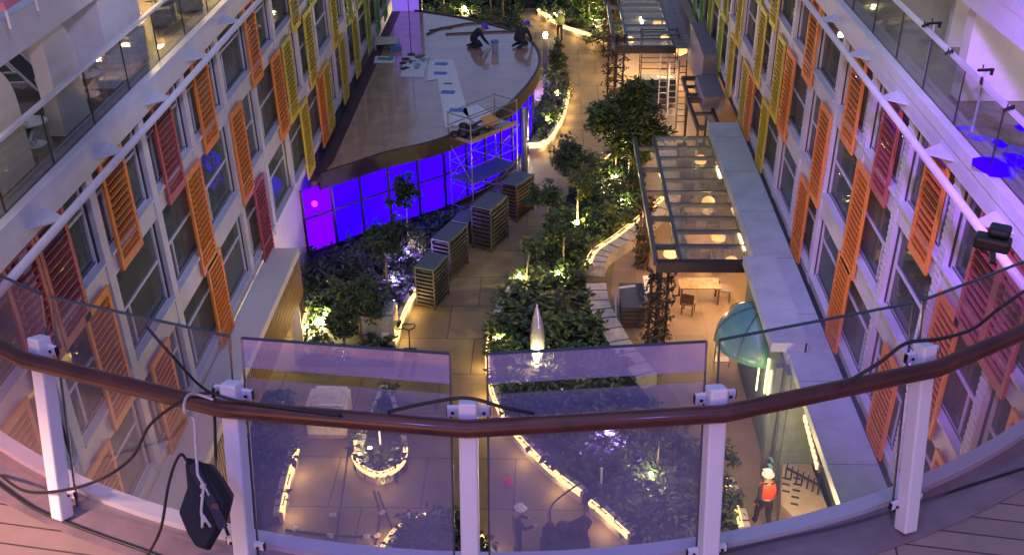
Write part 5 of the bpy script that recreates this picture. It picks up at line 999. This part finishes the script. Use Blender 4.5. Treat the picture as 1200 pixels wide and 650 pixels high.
# ------------------------------------------------------------------ people
def skin_mesh(name, joints, radii, edges, sub=1, root=0):
    me = bpy.data.meshes.new(name + '_skel'); me.from_pydata(joints, edges, []); o = bpy.data.objects.new(name + '_skel', me); COL.objects.link(o)
    sk = o.modifiers.new('skin', 'SKIN'); sk.use_smooth_shade = True
    if not me.skin_vertices: me.skin_vertices.new()
    for i, r in enumerate(radii):
        d = me.skin_vertices[0].data[i]; d.radius = r if isinstance(r, tuple) else (r, r); d.use_root = (i == root)
    sb = o.modifiers.new('sub', 'SUBSURF'); sb.levels = sub; sb.render_levels = sub
    bpy.context.view_layer.update(); dg = bpy.context.evaluated_depsgraph_get(); nm = bpy.data.meshes.new_from_object(o.evaluated_get(dg)); nm.name = name
    bpy.data.objects.remove(o); return nm
def person(pos, rz, J, cloth, label, hat, hatmat, vest=None, scale=1.0, name='person', bulk=1.18):
    """J: joints in a local frame, +y = forward"""
    names = ['pelvis', 'spine', 'chest', 'neck', 'head', 'crown']; jt = []; rd = []; ed = []; reg = []
    def add(p, r, par, k):
        if k in (0, 1): r = tuple(q * bulk for q in r) if isinstance(r, tuple) else r * bulk
        jt.append(tuple(p)); rd.append(r); reg.append(k); i = len(jt) - 1; (ed.append((par, i)) if par is not None else None); return i
    pv = add(J['pelvis'], (0.15, 0.115), None, 1); sp = add(J['spine'], (0.135, 0.10), pv, 0); ch = add(J['chest'], (0.165, 0.115), sp, 0); nk = add(J['neck'], (0.058, 0.06), ch, 2); hd = add(J['head'], (0.085, 0.10), nk, 2); cr = add(J['crown'], (0.06, 0.07), hd, 2)
    hv = Vector(J['head']); fw = Vector(J.get('face', (0, 1, 0))).normalized(); ns = add(hv + fw * 0.115 + Vector((0, 0, -0.01)), 0.018, hd, 2)
    for sgn in (-1, 1): sd = fw.cross(Vector((0, 0, 1))).normalized() * sgn; add(hv + sd * 0.095, 0.022, hd, 2)
    for sgn, k in ((-1, 'l'), (1, 'r')):
        s_ = add(J['sh_' + k], 0.062, ch, 0); e = add(J['el_' + k], 0.048, s_, 0); w = add(J['wr_' + k], 0.034, e, 0); W_ = Vector(J['wr_' + k]); d = (W_ - Vector(J['el_' + k])).normalized()
        side = d.cross(Vector((0, 0.3, 1))); side = side.normalized() if side.length > 0.1 else Vector((1, 0, 0)); pm = add(W_ + d * 0.06, (0.036, 0.022), w, 2); curl = Vector(J.get('curl', (0, 1, 0)))
        for f in range(4):
            o_ = side * (f - 1.5) * 0.021; L1 = (0.05, 0.058, 0.054, 0.042)[f]; a = add(W_ + d * 0.115 + o_, 0.0105, pm, 2); b_ = add(W_ + d * (0.115 + L1 * 0.8) + o_ + curl * 0.012, 0.0095, a, 2); add(W_ + d * (0.115 + L1 * 1.2) + o_ + curl * 0.035, 0.008, b_, 2)
        tb = add(W_ + d * 0.05 - side * 0.042 * 1, 0.012, pm, 2); add(W_ + d * 0.10 - side * 0.058 + curl * 0.02, 0.010, tb, 2)
        h = add(J['hip_' + k], 0.095, pv, 1); kn = add(J['kn_' + k], 0.066, h, 1); an = add(J['an_' + k], 0.044, kn, 1); to = add(J['toe_' + k], 0.042, an, 3)
    me = skin_mesh(name, jt, rd, ed); o = bpy.data.objects.new(name, me); COL.objects.link(o); me.materials.clear()
    for m_ in (cloth[0], cloth[1], SKIN, RUBBER): me.materials.append(m_)
    jv = [Vector(p) for p in jt]
    segs = [(a, b) for a, b in ed]
    for poly in me.polygons:
        c = poly.center; best = 1e9; bi = 0
        for a, b in segs:
            A, B_ = jv[a], jv[b]; d = B_ - A; t_ = max(0, min(1, (c - A).dot(d) / max(1e-9, d.length_squared))); q = (A + d * t_ - c).length
            if q < best: best = q; bi = b if (t_ > 0.35 or reg[b] == reg[a]) else a
        poly.material_index = reg[bi]; poly.use_smooth = True
    o.location = pos; o.rotation_euler.z = rz; o.scale = (scale,) * 3; tag(o, label, 'person')
    if hat:
        m = MB(); up_ = (Vector(J['crown']) - hv).normalized(); rot = up_.to_track_quat('Z', 'Y').to_matrix(); m.lathe(hv + up_ * 0.045, [(0.155, -0.004), (0.158, 0.008), (0.125, 0.014), (0.12, 0.06), (0.09, 0.115), (0.045, 0.145), (0.001, 0.15)], 16, rot=rot); m.obox(hv + up_ * 0.05 + fw * 0.15, 0.07, 0.05, 0.006); h = m.build('hard_hat', hatmat, smooth=True); h.parent = o
    else:
        m = MB(); m.ball(hv + Vector((0, 0, 0.03)) - fw * 0.015, 0.112, 8); h = m.build('hair', hatmat, smooth=True); h.parent = o
    if vest:
        C_, S_, P_ = Vector(J['chest']), Vector(J['spine']), Vector(J['pelvis']); vj = [S_.lerp(P_, 1.05), S_, C_, Vector(J['sh_l']) * 0.92 + C_ * 0.08, Vector(J['sh_r']) * 0.92 + C_ * 0.08]
        vm = skin_mesh('hi_vis_vest', [tuple(v) for v in vj], [(0.215, 0.175), (0.21, 0.17), (0.235, 0.175), 0.10, 0.10], [(0, 1), (1, 2), (2, 3), (2, 4)]); vo = bpy.data.objects.new('hi_vis_vest', vm); COL.objects.link(vo); vm.materials.clear(); vm.materials.append(vest); vo.parent = o
        m = MB(); rt = (C_ - P_).normalized()
        m.tube([S_.lerp(P_, 0.3) + Vector((0.222 * math.cos(a), 0.182 * math.sin(a), 0)) for a in [6.283 * i / 16 for i in range(16)]], 0.014, 5, closed=True); rb = m.build('reflective_band', STEEL); rb.parent = vo
    return o
stand = dict(pelvis=(0, 0, .95), spine=(0, .01, 1.18), chest=(0, 0, 1.40), neck=(0, .02, 1.55), head=(0, .045, 1.66), crown=(0, .04, 1.74), sh_l=(-.19, 0, 1.45), sh_r=(.19, 0, 1.45), el_l=(-.25, -.05, 1.17), el_r=(.25, -.05, 1.17), wr_l=(-.25, .07, .94), wr_r=(.25, .07, .94),
             hip_l=(-.10, 0, .90), hip_r=(.10, 0, .90), kn_l=(-.11, .03, .5), kn_r=(.11, .03, .5), an_l=(-.12, -.02, .08), an_r=(.12, -.02, .08), toe_l=(-.13, .14, .045), toe_r=(.13, .14, .045))
walk = dict(stand); walk.update(kn_l=(-.10, .20, .52), an_l=(-.10, .22, .08), toe_l=(-.11, .38, .05), kn_r=(.10, .0, .48), an_r=(.09, -.30, .14), toe_r=(.10, -.18, .045), el_l=(-.26, -.12, 1.18), wr_l=(-.27, .0, .95), el_r=(.26, .03, 1.18), wr_r=(.26, .2, .98), chest=(0, .04, 1.40), neck=(0, .07, 1.55), head=(0, .10, 1.66), crown=(0, .10, 1.74))
arms = dict(stand); arms.update(el_l=(-.27, .12, 1.2), wr_l=(-.16, .36, 1.12), el_r=(.27, .12, 1.2), wr_r=(.16, .38, 1.12), head=(0, .08, 1.65), crown=(0, .10, 1.73), face=(0, 1, -.4))
kneel = dict(pelvis=(0, -.12, .34), spine=(0, .02, .50), chest=(0, .20, .64), neck=(0, .33, .70), head=(0, .42, .75), crown=(0, .45, .83), face=(0, .8, -.6), sh_l=(-.20, .22, .65), sh_r=(.20, .22, .65), el_l=(-.27, .32, .40), el_r=(.27, .32, .40), wr_l=(-.18, .48, .22), wr_r=(.18, .50, .18),
             hip_l=(-.10, -.06, .33), hip_r=(.10, -.06, .33), kn_l=(-.16, .30, .09), kn_r=(.16, .30, .09), an_l=(-.14, -.14, .10), an_r=(.14, -.14, .10), toe_l=(-.14, -.30, .05), toe_r=(.14, -.30, .05))
person(P(893, 619, 0.005), R(12), walk, (CHAR, CHAR), 'worker in an orange vest and white hard hat walking away beside the display counter', True, HATW, HIVISO, 1.08)
person(P(656, 47, 0.005), R(8), walk, (HIVISY, CHAR), 'person in a lime green top walking away on the lit path', True, HATW, HIVISY, 1.0)
person(P(556, 56, ZR + 0.012), R(-75), kneel, (NAVY, NAVY), 'left kneeling worker with a blue hard hat on the brown roof', True, HATB, None, 1.3, bulk=1.35)
person(P(609, 55, ZR + 0.012), R(-40), kneel, (CHAR, CHAR), 'right kneeling worker with a blue hard hat near the roof edge', True, HATB, None, 1.3, bulk=1.35)
person(P(606, 652, 0.005), R(-70), arms, (NAVY, NAVY), 'dark clothed worker in a white hard hat beside the black machine below the veiled pane', True, HATW, None, 1.0)
# dark cart that worker stands at
b = P(662, 655, 0); t = thing('work_cart', 'dark covered work cart with a bent steel tube frame beside the dark clothed worker', 'cart', b)
m = MB(); m.obox(b + Vector((0, 0.1, 0.52)), 0.60, 0.34, 0.22)
for i in range(14): m.ball(b + Vector((rnd.uniform(-.5, .5), 0.1 + rnd.uniform(-.25, .25), 0.74 + rnd.uniform(0, .3))), rnd.uniform(.12, .24), 7, sz=0.75)
m.obox(b + Vector((0.3, 0.2, 1.0)), 0.2, 0.14, 0.1, rz=0.5); o = m.build('load', CHAR, t)
m = MB(); m.obox(b + Vector((0, 0.1, 0.26)), 0.66, 0.4, 0.03); m.build('chassis', DARKST, t)
m = MB(); m.tube(smooth_line([b + Vector((-0.38, -0.1, 0.3)), b + Vector((-0.38, 0.2, 1.0)), b + Vector((-0.36, 0.45, 1.45)), b + Vector((0.1, 0.75, 1.72)), b + Vector((0.42, 0.9, 1.85))], 5), 0.025, 7); m.tube([b + Vector((0.48, 0.1, 0.3)), b + Vector((0.50, 0.75, 1.72))], 0.02, 6); m.build('tube_frame', DARKST, t)
for dx in (-0.5, 0.5):
    for dy in (-0.2, 0.4): m = MB(); m.tube([b + Vector((dx - 0.03, dy, 0.11)), b + Vector((dx + 0.03, dy, 0.11))], 0.10, 12); m.build('wheel', RUBBER, t)

# ------------------------------------------------------------------ deck furniture on the upper gallery
def lounger(loc, rz, label):
    t = thing('deck_chair', label, 'deck chair', loc, 'white framed deck chairs on the upper gallery'); t.rotation_euler.z = rz
    parts = []
    m = MB(); m.box(-.3, .3, -.5, .45, .34, .38); m.add([(-.3, .45, .36), (.3, .45, .36), (.3, .95, 1.05), (-.3, .95, 1.05), (-.3, .47, .33), (.3, .47, .33), (.3, .98, 1.02), (-.3, .98, 1.02)], [(0, 1, 2, 3), (7, 6, 5, 4), (0, 4, 5, 1), (2, 6, 7, 3), (1, 5, 6, 2), (0, 3, 7, 4)]); parts.append(('sling', m, CHAR))
    m = MB()
    for sx in (-1, 1):
        x = sx * .33; m.bar((x, -.55, .36), (x, .45, .36), 0.04); m.bar((x, .45, .36), (x, .98, 1.07), 0.04); m.bar((x, -.45, .58), (x, .4, .58), 0.035); m.bar((x, -.45, .0), (x, -.45, .58), 0.035); m.bar((x, .35, 0), (x, .45, .6), 0.035)
    m.bar((-.33, -.55, .36), (.33, -.55, .36), 0.04); m.bar((-.33, .97, 1.06), (.33, .97, 1.06), 0.04); parts.append(('frame', m, WHITE))
    for nm, mb, mt in parts: o = mb.build(nm, mt); o.parent = t
    return t
lg = lounger((-(XL + 1.1), 17.0, 12.412), 1.9, 'deck chair between the cream pillar and the broad white pillar')
for (x, y, rz, lab) in ((-(XL + 2.0), 17.6, 1.9, 'deck chair behind the one between the two left pillars'), (-(XL + 1.1), 19.9, 1.7, 'deck chair just right of the broad white pillar'), (-(XL + 2.0), 20.3, 1.7, 'deck chair farther back right of the broad white pillar'), (-(XL + 0.9), 15.9, 0.6, 'white framed deck chair behind the glass beside the cream pillar'), (-(XL + 1.3), 23.3, 2.2, 'deck chair just right of the wide white wall pillar'), (-(XL + 2.0), 16.3, 1.2, 'deck chair half hidden behind the cream pillar')):
    copy_tree(lg, (x, y, 12.412), lab, rz)
for i, (x, y) in enumerate(((-(XL + 0.75), 17.55), (-(XL + 0.75), 20.2))):
    t = thing('side_table', ['round white side table left of the broad white pillar', 'round white side table right of the broad white pillar'][i], 'table', (x, y, 12.412)); m = MB(); m.lathe((x, y, 12.86), [(0.3, 0), (0.3, 0.03)], 18); m.build('table_top', WHITE, t); m = MB(); m.tube([(x, y, 12.43), (x, y, 12.86)], 0.03, 8); m.lathe((x, y, 12.412), [(0.2, 0), (0.2, 0.02)], 14); m.build('pedestal', WHITE, t)
r2 = random.Random(21)
for i in range(9):
    y = 22.8 + i * 1.25 + r2.uniform(-.2, .2); u = 0.6 + r2.random() * 1.3; c = Vector((-(XL + u), y, 12.412)); m = MB(); h = r2.uniform(0.35, 0.8); m.obox(c + Vector((0, 0, h / 2 + 0.005)), r2.uniform(0.25, 0.45), r2.uniform(0.3, 0.5), h / 2, rz=r2.uniform(-.5, .5)); m.obox(c + Vector((0.05, 0.1, h + 0.06)), 0.2, 0.25, 0.055, rz=r2.uniform(-1, 1)); o = m.build('wrapped_furniture', [WRAP, WRAPW, CUSH][i % 3], loc=c); bv = o.modifiers.new('b', 'BEVEL'); bv.width = 0.05; bv.segments = 2
    tag(o, 'plastic wrapped furniture bundle number %d along the lit stretch of glass balustrade' % (i + 1) if False else ['crumpled clear wrapped bundle nearest the wide pillar', 'white covered bundle behind the glass next to the wide pillar', 'grey cushion bundle behind the glass', 'clear wrapped bundle in the warm light of the gallery', 'white covered bundle in the warm light', 'grey bundle in the warm light near the rail', 'clear wrapped bundle farther along the warm lit rail', 'white covered bundle near the top edge of the gallery', 'last grey bundle at the top edge of the gallery'][i], 'bundle', 'wrapped furniture behind the left balustrade')
lamp('POINT', (-(XL + 2.0), 27.0, 14.1), 130, (1.0, 0.68, 0.25), 0.3); lamp('POINT', (-(XL + 2.0), 32.5, 14.1), 130, (1.0, 0.68, 0.25), 0.3); lamp('POINT', (-(XL + 0.2), 14.2, 13.9), 18, (1.0, 0.72, 0.4), 0.3)
for y in (14, 18.5, 23, 28): lamp('POINT', (XR + 2.4, y, 14.3), 16, (0.92, 0.86, 0.95), 0.3)
for y in (16.5, 20.5): lamp('POINT', (-(XL + 2.4), y, 14.3), 10, (0.86, 0.82, 1.0), 0.3)
# warm ceiling lamps of the park storeys (shop fronts under the ledges)
for x, y, e in ((7.0, 30.5, 26), (7.0, 36, 34), (6.2, 47, 75), (5.5, 56, 95), (4.5, 62, 100), (-6.6, 26.0, 10)):
    lamp('AREA', (x, y, 3.1), e, (1.0, 0.66, 0.34), 1.2, (x - 1.5, y, 0))
